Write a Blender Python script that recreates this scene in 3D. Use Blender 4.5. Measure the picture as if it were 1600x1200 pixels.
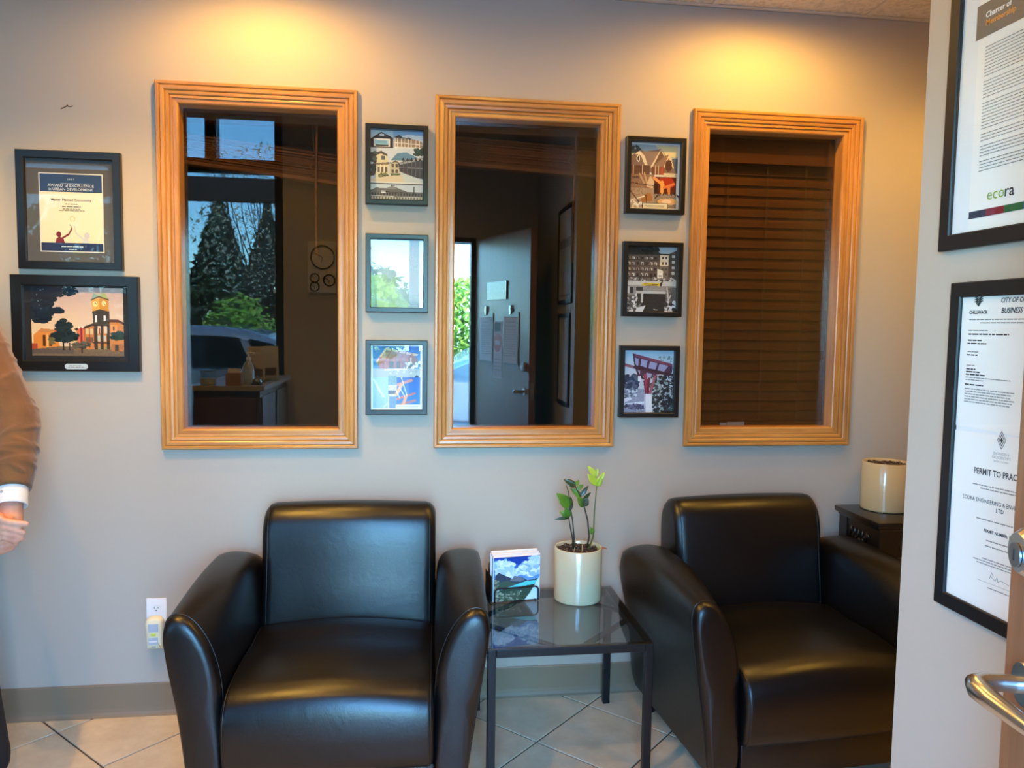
import bpy, bmesh, math, random
import numpy as np
from mathutils import Vector, Matrix
PI = math.pi
random.seed(7)
for o in list(bpy.data.objects): bpy.data.objects.remove(o)
C = bpy.context.scene.collection
SC = bpy.context.scene

# ------------------------------------------------------------------ camera
yaw, pitch, roll = .1311, .0742, .0140
cam_d = bpy.data.cameras.new('camera'); cam = bpy.data.objects.new('camera', cam_d); C.objects.link(cam)
cam_d.sensor_fit = 'HORIZONTAL'; cam_d.sensor_width = 36.0; cam_d.lens = 36.0 * 1202 / 1600
cam_d.clip_start = .02
fw = Vector((math.sin(yaw)*math.cos(pitch), math.cos(yaw)*math.cos(pitch), -math.sin(pitch)))
rt = Vector((math.cos(yaw), -math.sin(yaw), 0)); up = rt.cross(fw)
r2 = math.cos(roll)*rt + math.sin(roll)*up; u2 = -math.sin(roll)*rt + math.cos(roll)*up
m = Matrix((r2, u2, -fw)).transposed().to_4x4(); m.translation = (0, -2.8437, 1.4208)
cam.matrix_world = m
SC.camera = cam

# ------------------------------------------------------------------ sky, sun, exposure
W = bpy.data.worlds.new('sky'); SC.world = W; W.use_nodes = True
nt = W.node_tree; bg = nt.nodes['Background']
sky = nt.nodes.new('ShaderNodeTexSky'); sky.sky_type = 'NISHITA'; sky.sun_disc = False
sky.sun_elevation = math.radians(48); sky.sun_rotation = math.radians(20); sky.air_density = 1.0; sky.dust_density = .5; sky.ozone_density = 2.5
cool = nt.nodes.new('ShaderNodeMix'); cool.data_type = 'RGBA'; cool.blend_type = 'MULTIPLY'; cool.inputs['Factor'].default_value = 1; cool.inputs[7].default_value = (.50, .92, 1.14, 1)
nt.links.new(sky.outputs[0], cool.inputs[6]); nt.links.new(cool.outputs[2], bg.inputs[0]); bg.inputs[1].default_value = 9.0
sd = bpy.data.lights.new('sun', 'SUN'); sun = bpy.data.objects.new('sun', sd); C.objects.link(sun)
sd.energy = 50; sd.angle = .01; sd.color = (1, .94, .84)
sun.rotation_euler = (math.radians(-44), math.radians(10), 0)      # shines over the roof onto the street trees
# daylight portals (they only guide sampling of the sky through the openings)
def portal(x0, x1, z0, z1, y):
    d = bpy.data.lights.new('daylight_portal', 'AREA'); d.shape = 'RECTANGLE'; d.size = x1-x0; d.size_y = z1-z0
    d.cycles.is_portal = True
    o = bpy.data.objects.new('daylight_portal', d); C.objects.link(o)
    o.location = ((x0+x1)/2, y, (z0+z1)/2); o.rotation_euler = (PI/2, 0, 0)
portal(-.43, .49, 0, 2.08, -2.93); portal(-3.0, -.92, .3, 2.95, -2.93)
vs = SC.view_settings; vs.view_transform = 'Standard'; vs.look = 'None'; vs.gamma = 1; vs.use_curve_mapping = False
vs.exposure = -0.12
WARM = (1, .535, .085)

# ------------------------------------------------------------------ materials
def lin(c):
    c = c/255.
    return c/12.92 if c <= .04045 else ((c+.055)/1.055)**2.4
def S(r, g, b): return (lin(r), lin(g), lin(b), 1)
MATS = {}
def mat(name, col=(.5,.5,.5,1), rough=.5, metal=0, spec=.5, coat=0, coat_rough=.1, bump=None, var=None, sheen=0, trans=0, extra=None):
    """col linear rgba; bump=(scale,strength,distance[,stretch xyz]); var=(scale, colour2, contrast lo, hi[,stretch])"""
    if name in MATS: return MATS[name]
    M = bpy.data.materials.new(name); M.use_nodes = True; t = M.node_tree; p = t.nodes['Principled BSDF']
    p.inputs['Base Color'].default_value = col; p.inputs['Roughness'].default_value = rough; p.inputs['Metallic'].default_value = metal
    p.inputs['Specular IOR Level'].default_value = spec; p.inputs['Coat Weight'].default_value = coat; p.inputs['Coat Roughness'].default_value = coat_rough
    p.inputs['Sheen Weight'].default_value = sheen; p.inputs['Transmission Weight'].default_value = trans
    def tex(scale, st, det=4):
        tc = t.nodes.new('ShaderNodeTexCoord'); mp = t.nodes.new('ShaderNodeMapping'); mp.inputs['Scale'].default_value = st
        t.links.new(tc.outputs['Object'], mp.inputs[0]); n = t.nodes.new('ShaderNodeTexNoise'); n.inputs['Scale'].default_value = scale; n.inputs['Detail'].default_value = det
        t.links.new(mp.outputs[0], n.inputs['Vector']); return n
    if var:
        n = tex(var[0], var[4] if len(var) > 4 else (1,1,1)); r = t.nodes.new('ShaderNodeValToRGB')
        r.color_ramp.elements[0].position = var[2]; r.color_ramp.elements[1].position = var[3]
        r.color_ramp.elements[0].color = col; r.color_ramp.elements[1].color = var[1]
        t.links.new(n.outputs['Fac'], r.inputs[0]); t.links.new(r.outputs[0], p.inputs['Base Color'])
    if bump:
        n = tex(bump[0], bump[3] if len(bump) > 3 else (1,1,1), 6); b = t.nodes.new('ShaderNodeBump')
        b.inputs['Strength'].default_value = bump[1]; b.inputs['Distance'].default_value = bump[2]
        t.links.new(n.outputs['Fac'], b.inputs['Height']); t.links.new(b.outputs[0], p.inputs['Normal'])
    if extra: extra(t, p)
    MATS[name] = M; return M
def oak(name, st, dark=(160,106,48), light=(206,148,78), rough=.32):
    def ex(t, p):
        tc = t.nodes.new('ShaderNodeTexCoord'); mp = t.nodes.new('ShaderNodeMapping'); mp.inputs['Scale'].default_value = st
        oi = t.nodes.new('ShaderNodeObjectInfo'); ad = t.nodes.new('ShaderNodeVectorMath'); ad.operation = 'ADD'
        mu = t.nodes.new('ShaderNodeVectorMath'); mu.operation = 'SCALE'; mu.inputs[0].default_value = (7, 3, 5); t.links.new(oi.outputs['Random'], mu.inputs['Scale'])
        t.links.new(tc.outputs['Object'], ad.inputs[0]); t.links.new(mu.outputs[0], ad.inputs[1]); t.links.new(ad.outputs[0], mp.inputs[0])
        n = t.nodes.new('ShaderNodeTexNoise'); n.inputs['Scale'].default_value = 26; n.inputs['Detail'].default_value = 5; n.inputs['Distortion'].default_value = .25
        n2 = t.nodes.new('ShaderNodeTexNoise'); n2.inputs['Scale'].default_value = 140; n2.inputs['Detail'].default_value = 3
        t.links.new(mp.outputs[0], n.inputs['Vector']); t.links.new(mp.outputs[0], n2.inputs['Vector'])
        r = t.nodes.new('ShaderNodeValToRGB'); r.color_ramp.elements[0].position = .25; r.color_ramp.elements[1].position = .75
        r.color_ramp.elements[0].color = S(*dark); r.color_ramp.elements[1].color = S(*light); t.links.new(n.outputs['Fac'], r.inputs[0])
        r3 = t.nodes.new('ShaderNodeValToRGB'); r3.color_ramp.elements[0].position = .36; r3.color_ramp.elements[1].position = .5
        r3.color_ramp.elements[0].color = (.62, .52, .42, 1); r3.color_ramp.elements[1].color = (1, 1, 1, 1); t.links.new(n2.outputs['Fac'], r3.inputs[0])
        mx = t.nodes.new('ShaderNodeMix'); mx.data_type = 'RGBA'; mx.blend_type = 'MULTIPLY'; mx.inputs['Factor'].default_value = .35
        t.links.new(r.outputs[0], mx.inputs[6]); t.links.new(r3.outputs[0], mx.inputs[7]); t.links.new(mx.outputs[2], p.inputs['Base Color'])
        b = t.nodes.new('ShaderNodeBump'); b.inputs['Strength'].default_value = .25; b.inputs['Distance'].default_value = .001
        t.links.new(n2.outputs['Fac'], b.inputs['Height']); t.links.new(b.outputs[0], p.inputs['Normal'])
    return mat(name, rough=rough, coat=.3, coat_rough=.25, extra=ex)
def glassy(name, tint, ior=1.5, rough=0.0):
    """pane: fresnel mirror over a tinted see-through sheet"""
    if name in MATS: return MATS[name]
    M = bpy.data.materials.new(name); M.use_nodes = True; t = M.node_tree; t.nodes.clear()
    out = t.nodes.new('ShaderNodeOutputMaterial'); mx = t.nodes.new('ShaderNodeMixShader'); f = t.nodes.new('ShaderNodeFresnel'); f.inputs[0].default_value = ior
    tr = t.nodes.new('ShaderNodeBsdfTransparent'); tr.inputs[0].default_value = (*tint, 1); g = t.nodes.new('ShaderNodeBsdfGlossy'); g.inputs['Roughness'].default_value = rough
    ge = t.nodes.new('ShaderNodeNewGeometry'); ml = t.nodes.new('ShaderNodeMath'); ml.operation = 'MULTIPLY_ADD'; ml.inputs[1].default_value = -2; ml.inputs[2].default_value = 1
    pw = t.nodes.new('ShaderNodeMath'); pw.operation = 'POWER'; pw.inputs[0].default_value = ior          # same reflectance from either side of the sheet
    t.links.new(ge.outputs['Backfacing'], ml.inputs[0]); t.links.new(ml.outputs[0], pw.inputs[1]); t.links.new(pw.outputs[0], f.inputs[0])
    t.links.new(f.outputs[0], mx.inputs[0]); t.links.new(tr.outputs[0], mx.inputs[1]); t.links.new(g.outputs[0], mx.inputs[2]); t.links.new(mx.outputs[0], out.inputs[0])
    MATS[name] = M; return M
def emis(name, col, st):
    if name in MATS: return MATS[name]
    M = bpy.data.materials.new(name); M.use_nodes = True; p = M.node_tree.nodes['Principled BSDF']
    p.inputs['Base Color'].default_value = col; p.inputs['Emission Color'].default_value = col; p.inputs['Emission Strength'].default_value = st
    MATS[name] = M; return M
def printmat():
    if 'print' in MATS: return MATS['print']
    def ex(t, p):
        a = t.nodes.new('ShaderNodeAttribute'); a.attribute_name = 'ink'; t.links.new(a.outputs['Color'], p.inputs['Base Color'])
    return mat('print', rough=.45, spec=.3, extra=ex)
m_wall = mat('wall_paint', S(180,169,154), .62, spec=.3, bump=(90,.12,.002))
m_ceil = mat('ceiling_panel', S(224,212,190), .9, bump=(160,.5,.003), var=(60, S(206,194,170), .45, .6))
m_tee = mat('ceiling_tee_paint', S(214,204,186), .4)
m_oakv = oak('oak_upright', (1,1,.09)); m_oakh = oak('oak_level', (.09,1,1))
m_pane = glassy('window_glass', (.72,.72,.72), 1.9)
m_frameglass = glassy('picture_glass', (.97,.98,.98), 1.5)
m_black = mat('black_frame_paint', S(22,22,23), .34, spec=.5, bump=(200,.05,.001))
def leather_ex(t, p):
    tc = t.nodes.new('ShaderNodeTexCoord'); v = t.nodes.new('ShaderNodeTexVoronoi'); v.inputs['Scale'].default_value = 260
    n = t.nodes.new('ShaderNodeTexNoise'); n.inputs['Scale'].default_value = 14; n.inputs['Detail'].default_value = 5; n.inputs['Distortion'].default_value = 1.4
    t.links.new(tc.outputs['Object'], v.inputs['Vector']); t.links.new(tc.outputs['Object'], n.inputs['Vector'])
    b = t.nodes.new('ShaderNodeBump'); b.inputs['Strength'].default_value = .06; b.inputs['Distance'].default_value = .002
    b2 = t.nodes.new('ShaderNodeBump'); b2.inputs['Strength'].default_value = .06; b2.inputs['Distance'].default_value = .012
    t.links.new(v.outputs['Distance'], b.inputs['Height']); t.links.new(n.outputs['Fac'], b2.inputs['Height'])
    t.links.new(b.outputs[0], b2.inputs['Normal']); t.links.new(b2.outputs[0], p.inputs['Normal'])
m_leather = mat('black_leather', S(7,6,6), .35, spec=.55, extra=leather_ex)
m_stitch = mat('leather_piping', S(26,24,22), .4)
m_base = mat('rubber_base', S(134,114,90), .5)
m_metal_blk = mat('black_metal', S(14,16,19), .42, metal=0, spec=.35)
m_chrome = mat('satin_chrome', S(190,188,184), .26, metal=1)
m_white = mat('white_plastic', S(236,236,234), .35)
m_paper = mat('white_paper', S(236,233,226), .7, spec=.2)
m_ink = mat('black_ink', S(40,40,42), .6); m_grey_ink = mat('grey_ink', S(146,144,140), .6)

# ------------------------------------------------------------------ mesh helpers
def link(name, me, material=None, parent=None, smooth=False):
    o = bpy.data.objects.new(name, me); C.objects.link(o)
    if material:
        if isinstance(material, (list, tuple)):
            for q in material: me.materials.append(q)
        else: me.materials.append(material)
    if smooth: me.polygons.foreach_set('use_smooth', [True]*len(me.polygons))
    if parent: o.parent = parent
    return o
def mesh(name, v, f, material=None, parent=None, smooth=False):
    me = bpy.data.meshes.new(name); me.from_pydata([tuple(p) for p in v], [], f); me.update()
    return link(name, me, material, parent, smooth)
class MB:
    def __init__(s): s.v = []; s.f = []
    def add(s, v, f):
        n = len(s.v); s.v += [tuple(p) for p in v]; s.f += [tuple(i+n for i in q) for q in f]; return s
    def box(s, x0, x1, y0, y1, z0, z1, M=None, bev=0):
        if x0 > x1: x0, x1 = x1, x0
        if y0 > y1: y0, y1 = y1, y0
        if z0 > z1: z0, z1 = z1, z0
        if bev:
            bm = bmesh.new(); bmesh.ops.create_cube(bm, size=1)
            for v in bm.verts: v.co = ((x0+x1)/2+v.co.x*(x1-x0), (y0+y1)/2+v.co.y*(y1-y0), (z0+z1)/2+v.co.z*(z1-z0))
            bmesh.ops.bevel(bm, geom=bm.edges[:], offset=bev, segments=2, affect='EDGES', profile=.5)
            bm.verts.ensure_lookup_table(); bm.verts.index_update()
            v = [q.co.copy() for q in bm.verts]; f = [[q.index for q in p.verts] for p in bm.faces]; bm.free()
        else:
            v = [Vector(p) for p in ((x0,y0,z0),(x1,y0,z0),(x1,y1,z0),(x0,y1,z0),(x0,y0,z1),(x1,y0,z1),(x1,y1,z1),(x0,y1,z1))]
            f = [(0,3,2,1),(4,5,6,7),(0,1,5,4),(1,2,6,5),(2,3,7,6),(3,0,4,7)]
        if M: v = [M @ q for q in v]
        return s.add(v, f)
    def tube(s, pts, r, n=8, cap=True):
        pts = [Vector(p) for p in pts]; R = r if isinstance(r, (list, tuple)) else [r]*len(pts)
        loops = []; prev = None
        for i, p in enumerate(pts):
            d = (pts[min(i+1, len(pts)-1)]-pts[max(i-1, 0)]).normalized()
            a = prev if prev else (Vector((0,0,1)) if abs(d.z) < .9 else Vector((1,0,0)))
            a = (a-d*a.dot(d)).normalized(); b = d.cross(a); prev = a
            loops.append([p+(a*math.cos(2*PI*k/n)+b*math.sin(2*PI*k/n))*R[i] for k in range(n)])
        return s.loft(loops, cap)
    def loft(s, loops, cap=True, closed=True):
        n = len(loops[0]); v = [q for l in loops for q in l]; f = []
        for i in range(len(loops)-1):
            for k in range(n if closed else n-1):
                f.append((i*n+k, i*n+(k+1) % n, (i+1)*n+(k+1) % n, (i+1)*n+k))
        if cap: f.append(tuple(range(n))[::-1]); f.append(tuple((len(loops)-1)*n+k for k in range(n)))
        return s.add(v, f)
    def lathe(s, prof, c=(0,0,0), n=32, axis='z', cap=True):
        loops = []
        for r, h in prof:
            l = []
            for k in range(n):
                a = 2*PI*k/n; x, y = r*math.cos(a), r*math.sin(a)
                l.append(Vector(c)+(Vector((x, y, h)) if axis == 'z' else Vector((x, h, y)) if axis == 'y' else Vector((h, x, y))))
            loops.append(l)
        return s.loft(loops, cap)
    def sphere(s, c, r, n=12, sc=(1,1,1)):
        prof = [(max(1e-4, math.sin(PI*i/n))*r, -math.cos(PI*i/n)*r) for i in range(n+1)]; k = len(s.v); s.lathe(prof, (0,0,0), n*2)
        for i in range(k, len(s.v)): q = s.v[i]; s.v[i] = (c[0]+q[0]*sc[0], c[1]+q[1]*sc[1], c[2]+q[2]*sc[2])
        return s
    def prism(s, poly, y0, y1):
        """polygon in (x,z) extruded along y"""
        return s.loft([[Vector((x, y0, z)) for x, z in poly], [Vector((x, y1, z)) for x, z in poly]])
    def xf(s, M, k=0):
        for i in range(k, len(s.v)): s.v[i] = tuple(M @ Vector(s.v[i]))
        return s
    def build(s, name, material=None, parent=None, smooth=False, fix=True, auto=None):
        me = bpy.data.meshes.new(name); me.from_pydata(s.v, [], s.f); me.update()
        if fix:
            bm = bmesh.new(); bm.from_mesh(me); bmesh.ops.recalc_face_normals(bm, faces=bm.faces[:]); bm.to_mesh(me); bm.free()
        o = link(name, me, material, parent, smooth)
        if auto: me.set_sharp_from_angle(angle=math.radians(auto))
        return o
def tag(o, label=None, cat=None, group=None, kind=None):
    if label: o['label'] = label
    if cat: o['category'] = cat
    if group: o['group'] = group
    if kind: o['kind'] = kind
    return o
def empty(name, loc=(0,0,0), rz=0, label=None, cat=None, group=None, kind=None):
    o = bpy.data.objects.new(name, None); C.objects.link(o); o.location = loc; o.rotation_euler = (0, 0, rz); o.empty_display_size = .05
    return tag(o, label, cat, group, kind)
def copy_tree(o, parent=None):
    c = o.copy(); C.objects.link(c); c.parent = parent
    for ch in list(o.children): copy_tree(ch, c)
    return c
def text(s, size, x, z, material, parent, name='lettering', align='LEFT', y=0, shear=0, bold=0, sx=1, rot=None):
    cu = bpy.data.curves.new(name, 'FONT'); cu.body = s; cu.size = size; cu.align_x = align; cu.shear = shear; cu.offset = bold; cu.extrude = 0; cu.resolution_u = 2; cu.space_line = 1.0
    o = bpy.data.objects.new('tmp', cu); C.objects.link(o); me = bpy.data.meshes.new_from_object(o.evaluated_get(bpy.context.evaluated_depsgraph_get()))
    bpy.data.objects.remove(o); bpy.data.curves.remove(cu)
    co = np.zeros(len(me.vertices)*3); me.vertices.foreach_get('co', co); co = co.reshape(-1, 3)
    new = np.stack([co[:,0]*sx+x, np.full(len(co), y), co[:,1]+z], 1); me.vertices.foreach_set('co', new.ravel()); me.update(); me.name = name
    me.materials.clear()
    return link(name, me, material, parent)
def fine_print(rows, parent, material, name='fine_print', y=0, seed=1):
    """rows: (x0, x1, z, h): unreadable printed lines, as little word bars"""
    rnd = random.Random(seed); b = MB()
    for x0, x1, z, h in rows:
        x = x0
        while x < x1-.002:
            w = min(rnd.uniform(1.5, 5)*h*1.4, x1-x); b.add([(x,y,z),(x+w,y,z),(x+w,y,z+h),(x,y,z+h)], [(0,1,2,3)]); x += w+h*.7
    return b.build(name, material, parent, fix=False)
def box_obj(name, x0, x1, y0, y1, z0, z1, material, parent=None, bev=0, kind=None):
    o = MB().box(x0, x1, y0, y1, z0, z1, bev=bev).build(name, material, parent, fix=False, smooth=bool(bev), auto=40 if bev else None)
    if kind: o['kind'] = kind
    return o

# ------------------------------------------------------------------ picture painting (flat prints as coloured grids)
class Canvas:
    def __init__(s, w, h, col=(255,255,255)):
        s.w, s.h = w, h; s.a = np.zeros((h, w, 3)); s.a[:] = col
        s.X, s.Y = np.meshgrid((np.arange(w)+.5)/w, (np.arange(h)+.5)/h); s.rng = np.random.default_rng(w*7+h)
    def mask_poly(s, pts):
        ins = np.zeros((s.h, s.w), bool); n = len(pts)
        for i in range(n):
            x0, y0 = pts[i]; x1, y1 = pts[(i+1) % n]
            if y0 == y1: continue
            c = ((y0 > s.Y) != (y1 > s.Y)) & (s.X < (x1-x0)*(s.Y-y0)/(y1-y0)+x0); ins ^= c
        return ins
    def put(s, mk, col, amt=0):
        c = np.array(col, float)
        s.a[mk] = c+(s.rng.normal(0, amt, (int(mk.sum()), 1)) if amt else 0)
        return s
    def poly(s, pts, col, amt=0): return s.put(s.mask_poly(pts), col, amt)
    def rect(s, x0, y0, x1, y1, col, amt=0): return s.put((s.X >= x0) & (s.X < x1) & (s.Y >= y0) & (s.Y < y1), col, amt)
    def ell(s, x, y, rx, ry, col, amt=0): return s.put(((s.X-x)/rx)**2+((s.Y-y)/ry)**2 < 1, col, amt)
    def line(s, x0, y0, x1, y1, w, col):
        dx, dy = x1-x0, y1-y0; L = max(dx*dx+dy*dy, 1e-9); t = np.clip(((s.X-x0)*dx+(s.Y-y0)*dy)/L, 0, 1)
        ar = s.h/s.w
        return s.put(((s.X-x0-t*dx)**2+((s.Y-y0-t*dy)*ar)**2) < (w/2)**2, col)
    def grad(s, x0, y0, x1, y1, c0, c1, amt=0):
        mk = (s.X >= x0) & (s.X < x1) & (s.Y >= y0) & (s.Y < y1); t = ((s.Y[mk]-y0)/(y1-y0))[:, None]
        s.a[mk] = np.array(c0)*(1-t)+np.array(c1)*t+(s.rng.normal(0, amt, (len(t), 1)) if amt else 0); return s
    def specks(s, x0, y0, x1, y1, cols, n, r, ar=1.3):
        for _ in range(n):
            x, y = s.rng.uniform(x0, x1), s.rng.uniform(y0, y1); q = r*s.rng.uniform(.5, 1.2); s.ell(x, y, q, q/ar, cols[s.rng.integers(len(cols))])
        return s
    def tree(s, x, y, rx, ry, cols, n=60, r=.025):
        for _ in range(n):
            a, q = s.rng.uniform(0, 2*PI), math.sqrt(s.rng.uniform(0, 1)); s.ell(x+rx*q*math.cos(a), y+ry*q*math.sin(a), r*s.rng.uniform(.5, 1.3), r*s.rng.uniform(.4, 1), cols[s.rng.integers(len(cols))])
        return s
def picture(cv, x0, x1, z0, z1, y, parent, name='photo_print'):
    w, h = cv.w, cv.h; xs = np.linspace(x0, x1, w+1); zs = np.linspace(z1, z0, h+1)
    gx, gz = np.meshgrid(xs, zs); v = np.stack([gx.ravel(), np.full(gx.size, y), gz.ravel()], 1)
    i, j = np.meshgrid(np.arange(w), np.arange(h)); a = (j*(w+1)+i).ravel(); f = np.stack([a+w+1, a+w+2, a+1, a], 1)
    me = bpy.data.meshes.new(name); me.from_pydata(v.tolist(), [], f.tolist()); me.update()
    c = np.clip(cv.a, 0, 255)/255.; c = np.where(c <= .04045, c/12.92, ((c+.055)/1.055)**2.4).reshape(-1, 3)
    c4 = np.concatenate([c, np.ones((len(c), 1))], 1); at = me.color_attributes.new('ink', 'FLOAT_COLOR', 'CORNER'); at.data.foreach_set('color', np.repeat(c4, 4, 0).ravel().astype(np.float32))
    return link(name, me, printmat(), parent)
# ================================================================== THE SETTING
CH, CH2, YF, XL, XR, XP, YP, YS = 2.62, 3.05, -2.85, -3.2, 2.4, .95, -1.485, -1.4
def wall_xz(name, x0, x1, z0, z1, ya, yb, holes, material):
    """wall slab parallel to x with rectangular holes"""
    xs = sorted({x0, x1, *[h[0] for h in holes], *[h[1] for h in holes]}); zs = sorted({z0, z1, *[h[2] for h in holes], *[h[3] for h in holes]})
    b = MB(); hole = lambda i, k: any(h[0]-1e-6 <= xs[i] and xs[i+1] <= h[1]+1e-6 and h[2]-1e-6 <= zs[k] and zs[k+1] <= h[3]+1e-6 for h in holes)
    nx, nz = len(xs)-1, len(zs)-1
    solid = lambda i, k: 0 <= i < nx and 0 <= k < nz and not hole(i, k)
    for i in range(nx):
        for k in range(nz):
            if hole(i, k): continue
            a, c, e, g = xs[i], xs[i+1], zs[k], zs[k+1]
            b.add([(a,ya,e),(c,ya,e),(c,ya,g),(a,ya,g)], [(0,1,2,3)]); b.add([(a,yb,e),(c,yb,e),(c,yb,g),(a,yb,g)], [(3,2,1,0)])
            if not solid(i-1, k): b.add([(a,ya,e),(a,yb,e),(a,yb,g),(a,ya,g)], [(3,2,1,0)])
            if not solid(i+1, k): b.add([(c,ya,e),(c,yb,e),(c,yb,g),(c,ya,g)], [(0,1,2,3)])
            if not solid(i, k-1): b.add([(a,ya,e),(c,ya,e),(c,yb,e),(a,yb,e)], [(3,2,1,0)])
            if not solid(i, k+1): b.add([(a,ya,g),(c,ya,g),(c,yb,g),(a,yb,g)], [(0,1,2,3)])
    o = b.build(name, material, fix=False); o['kind'] = 'structure'; return o
WX = (-.8706, .0843, 1.0438); WW, WZ0, WZ1 = .68, .9705, 2.2436
wall_back = wall_xz('wall_back', XL, XR, 0, CH+.02, 0, .12, [(x+.05, x+WW-.05, WZ0+.05, WZ1-.05) for x in WX], m_wall)
front_wall = wall_xz('wall_front', XL, XR, -.02, CH2, YF-.14, YF, [(-.43, .48, -.02, 2.08), (-3.0, -.92, .3, 2.95)], m_wall)
box_obj('wall_left', XL-.1, XL, YF-.14, .12, 0, CH2, m_wall, kind='structure')
box_obj('wall_right', XR, XR+.1, YF-.14, .12, 0, CH2, m_wall, kind='structure')
box_obj('wall_partition', XP, XP+.12, YF, YP, 0, CH2, m_wall, kind='structure')
# scuff on the painted wall above the award frame
b = MB(); b.tube([(-1.178,-.0012,2.136),(-1.166,-.0015,2.141),(-1.156,-.0015,2.149)], .0018, 6); b.tube([(-1.160,-.0012,2.146),(-1.147,-.0015,2.144),(-1.140,-.0012,2.147)], .0015, 6)
tag(b.build('scuff', mat('scuff_dark', S(96,74,52), .8), wall_back), 'small dark scuff on the paint')
# floor: grout slab with diagonal tiles
floor = box_obj('floor', XL, XR, YF-.14, 0, -.05, -.004, mat('grout', S(84,70,56), .85, bump=(200,.3,.002)), kind='structure')
def tile_ex(t, p):
    tc = t.nodes.new('ShaderNodeTexCoord'); oi = t.nodes.new('ShaderNodeObjectInfo')
    mu = t.nodes.new('ShaderNodeVectorMath'); mu.operation = 'SCALE'; mu.inputs[0].default_value = (9, 4, 6); t.links.new(oi.outputs['Random'], mu.inputs['Scale'])
    ad = t.nodes.new('ShaderNodeVectorMath'); ad.operation = 'ADD'; t.links.new(tc.outputs['Object'], ad.inputs[0]); t.links.new(mu.outputs[0], ad.inputs[1])
    n = t.nodes.new('ShaderNodeTexNoise'); n.inputs['Scale'].default_value = 9; n.inputs['Detail'].default_value = 8; n.inputs['Roughness'].default_value = .65; t.links.new(ad.outputs[0], n.inputs['Vector'])
    r = t.nodes.new('ShaderNodeValToRGB'); r.color_ramp.elements[0].position = .3; r.color_ramp.elements[1].position = .72
    r.color_ramp.elements[0].color = S(204,182,148); r.color_ramp.elements[1].color = S(226,208,178); t.links.new(n.outputs['Fac'], r.inputs[0]); t.links.new(r.outputs[0], p.inputs['Base Color'])
    b = t.nodes.new('ShaderNodeBump'); b.inputs['Strength'].default_value = .1; b.inputs['Distance'].default_value = .002; t.links.new(n.outputs['Fac'], b.inputs['Height']); t.links.new(b.outputs[0], p.inputs['Normal'])
m_tile = mat('floor_tile_stone', rough=.36, spec=.45, extra=tile_ex)
TP = .3315; HD = TP/math.sqrt(2)
def clip(poly, rect):
    for ax, val, sgn in ((0, rect[0], 1), (0, rect[1], -1), (1, rect[2], 1), (1, rect[3], -1)):
        out = []
        for i, p in enumerate(poly):
            q = poly[(i+1) % len(poly)]; a, c = sgn*(p[ax]-val), sgn*(q[ax]-val)
            if a >= 0: out.append(p)
            if a*c < 0: t = a/(a-c); out.append((p[0]+(q[0]-p[0])*t, p[1]+(q[1]-p[1])*t))
        poly = out
        if len(poly) < 3: return []
    return poly
def tile_mesh(poly):
    n = len(poly); cx = sum(p[0] for p in poly)/n; cy = sum(p[1] for p in poly)/n
    def ins(d): return [(p[0]-(p[0]-cx)*d/max(.01, math.hypot(p[0]-cx, p[1]-cy)), p[1]-(p[1]-cy)*d/max(.01, math.hypot(p[0]-cx, p[1]-cy))) for p in poly]
    l = [[Vector((x, y, z)) for x, y in ins(d)] for d, z in ((.0, -.006), (.0, -.0014), (.0018, 0))]
    b = MB(); b.loft(l, cap=False); b.f.append(tuple(range(2*n, 3*n))); me = bpy.data.meshes.new('floor_tile'); me.from_pydata([tuple(q) for q in b.v], [], b.f); me.update(); me.materials.append(m_tile); return me
h0 = HD-.0050
full_tile = tile_mesh([(0,-h0),(h0,0),(0,h0),(-h0,0)])
for i in range(-9, 7):
    for k in range(-2, 14):
        # crossing points of the grout lines sit at (.433+i*2HD, -.333-k*HD ...); tile centres half a step along
        for off in (0, 1):
            cx = .433+HD+i*2*HD+off*HD; cy = -.333-k*2*HD+off*HD+4*HD
            sq = [(cx,cy-h0),(cx+h0,cy),(cx,cy+h0),(cx-h0,cy)]; cl = clip(sq, (XL+.004, XR-.004, YF+.0, -.012))
            if len(cl) < 3: continue
            area = abs(sum(cl[q][0]*cl[(q+1) % len(cl)][1]-cl[(q+1) % len(cl)][0]*cl[q][1] for q in range(len(cl))))/2
            if area < .0008: continue
            if area > 2*h0*h0-1e-6: o = bpy.data.objects.new('floor_tile', full_tile); o.location = (cx, cy, 0)
            else:
                gx = sum(p[0] for p in cl)/len(cl); gy = sum(p[1] for p in cl)/len(cl)
                o = bpy.data.objects.new('floor_tile', tile_mesh([(p[0]-gx, p[1]-gy) for p in cl])); o.location = (gx, gy, 0)
            C.objects.link(o); o.parent = floor
# rubber cove base along the walls
def cove(name, pts, nrm):
    prof = [(0,.118),(.004,.118),(.0055,.114),(.0055,.03),(.007,.016),(.012,.007),(.017,.002),(.017,-.004),(0,-.004)]
    b = MB(); b.loft([[Vector((p[0]+nrm[0]*d, p[1]+nrm[1]*d, z)) for d, z in prof] for p in pts]); o = b.build(name, m_base); o['kind'] = 'structure'; return o
cove('baseboard_back', [(XL, -.0002), (XR, -.0002)], (0, -1)); cove('baseboard_left', [(XL+.0002, YF), (XL+.0002, 0)], (1, 0))
cove('baseboard_partition', [(XP-.0002, YF), (XP-.0002, YP)], (-1, 0)); cove('baseboard_right', [(XR-.0002, YF), (XR-.0002, 0)], (-1, 0))
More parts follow.
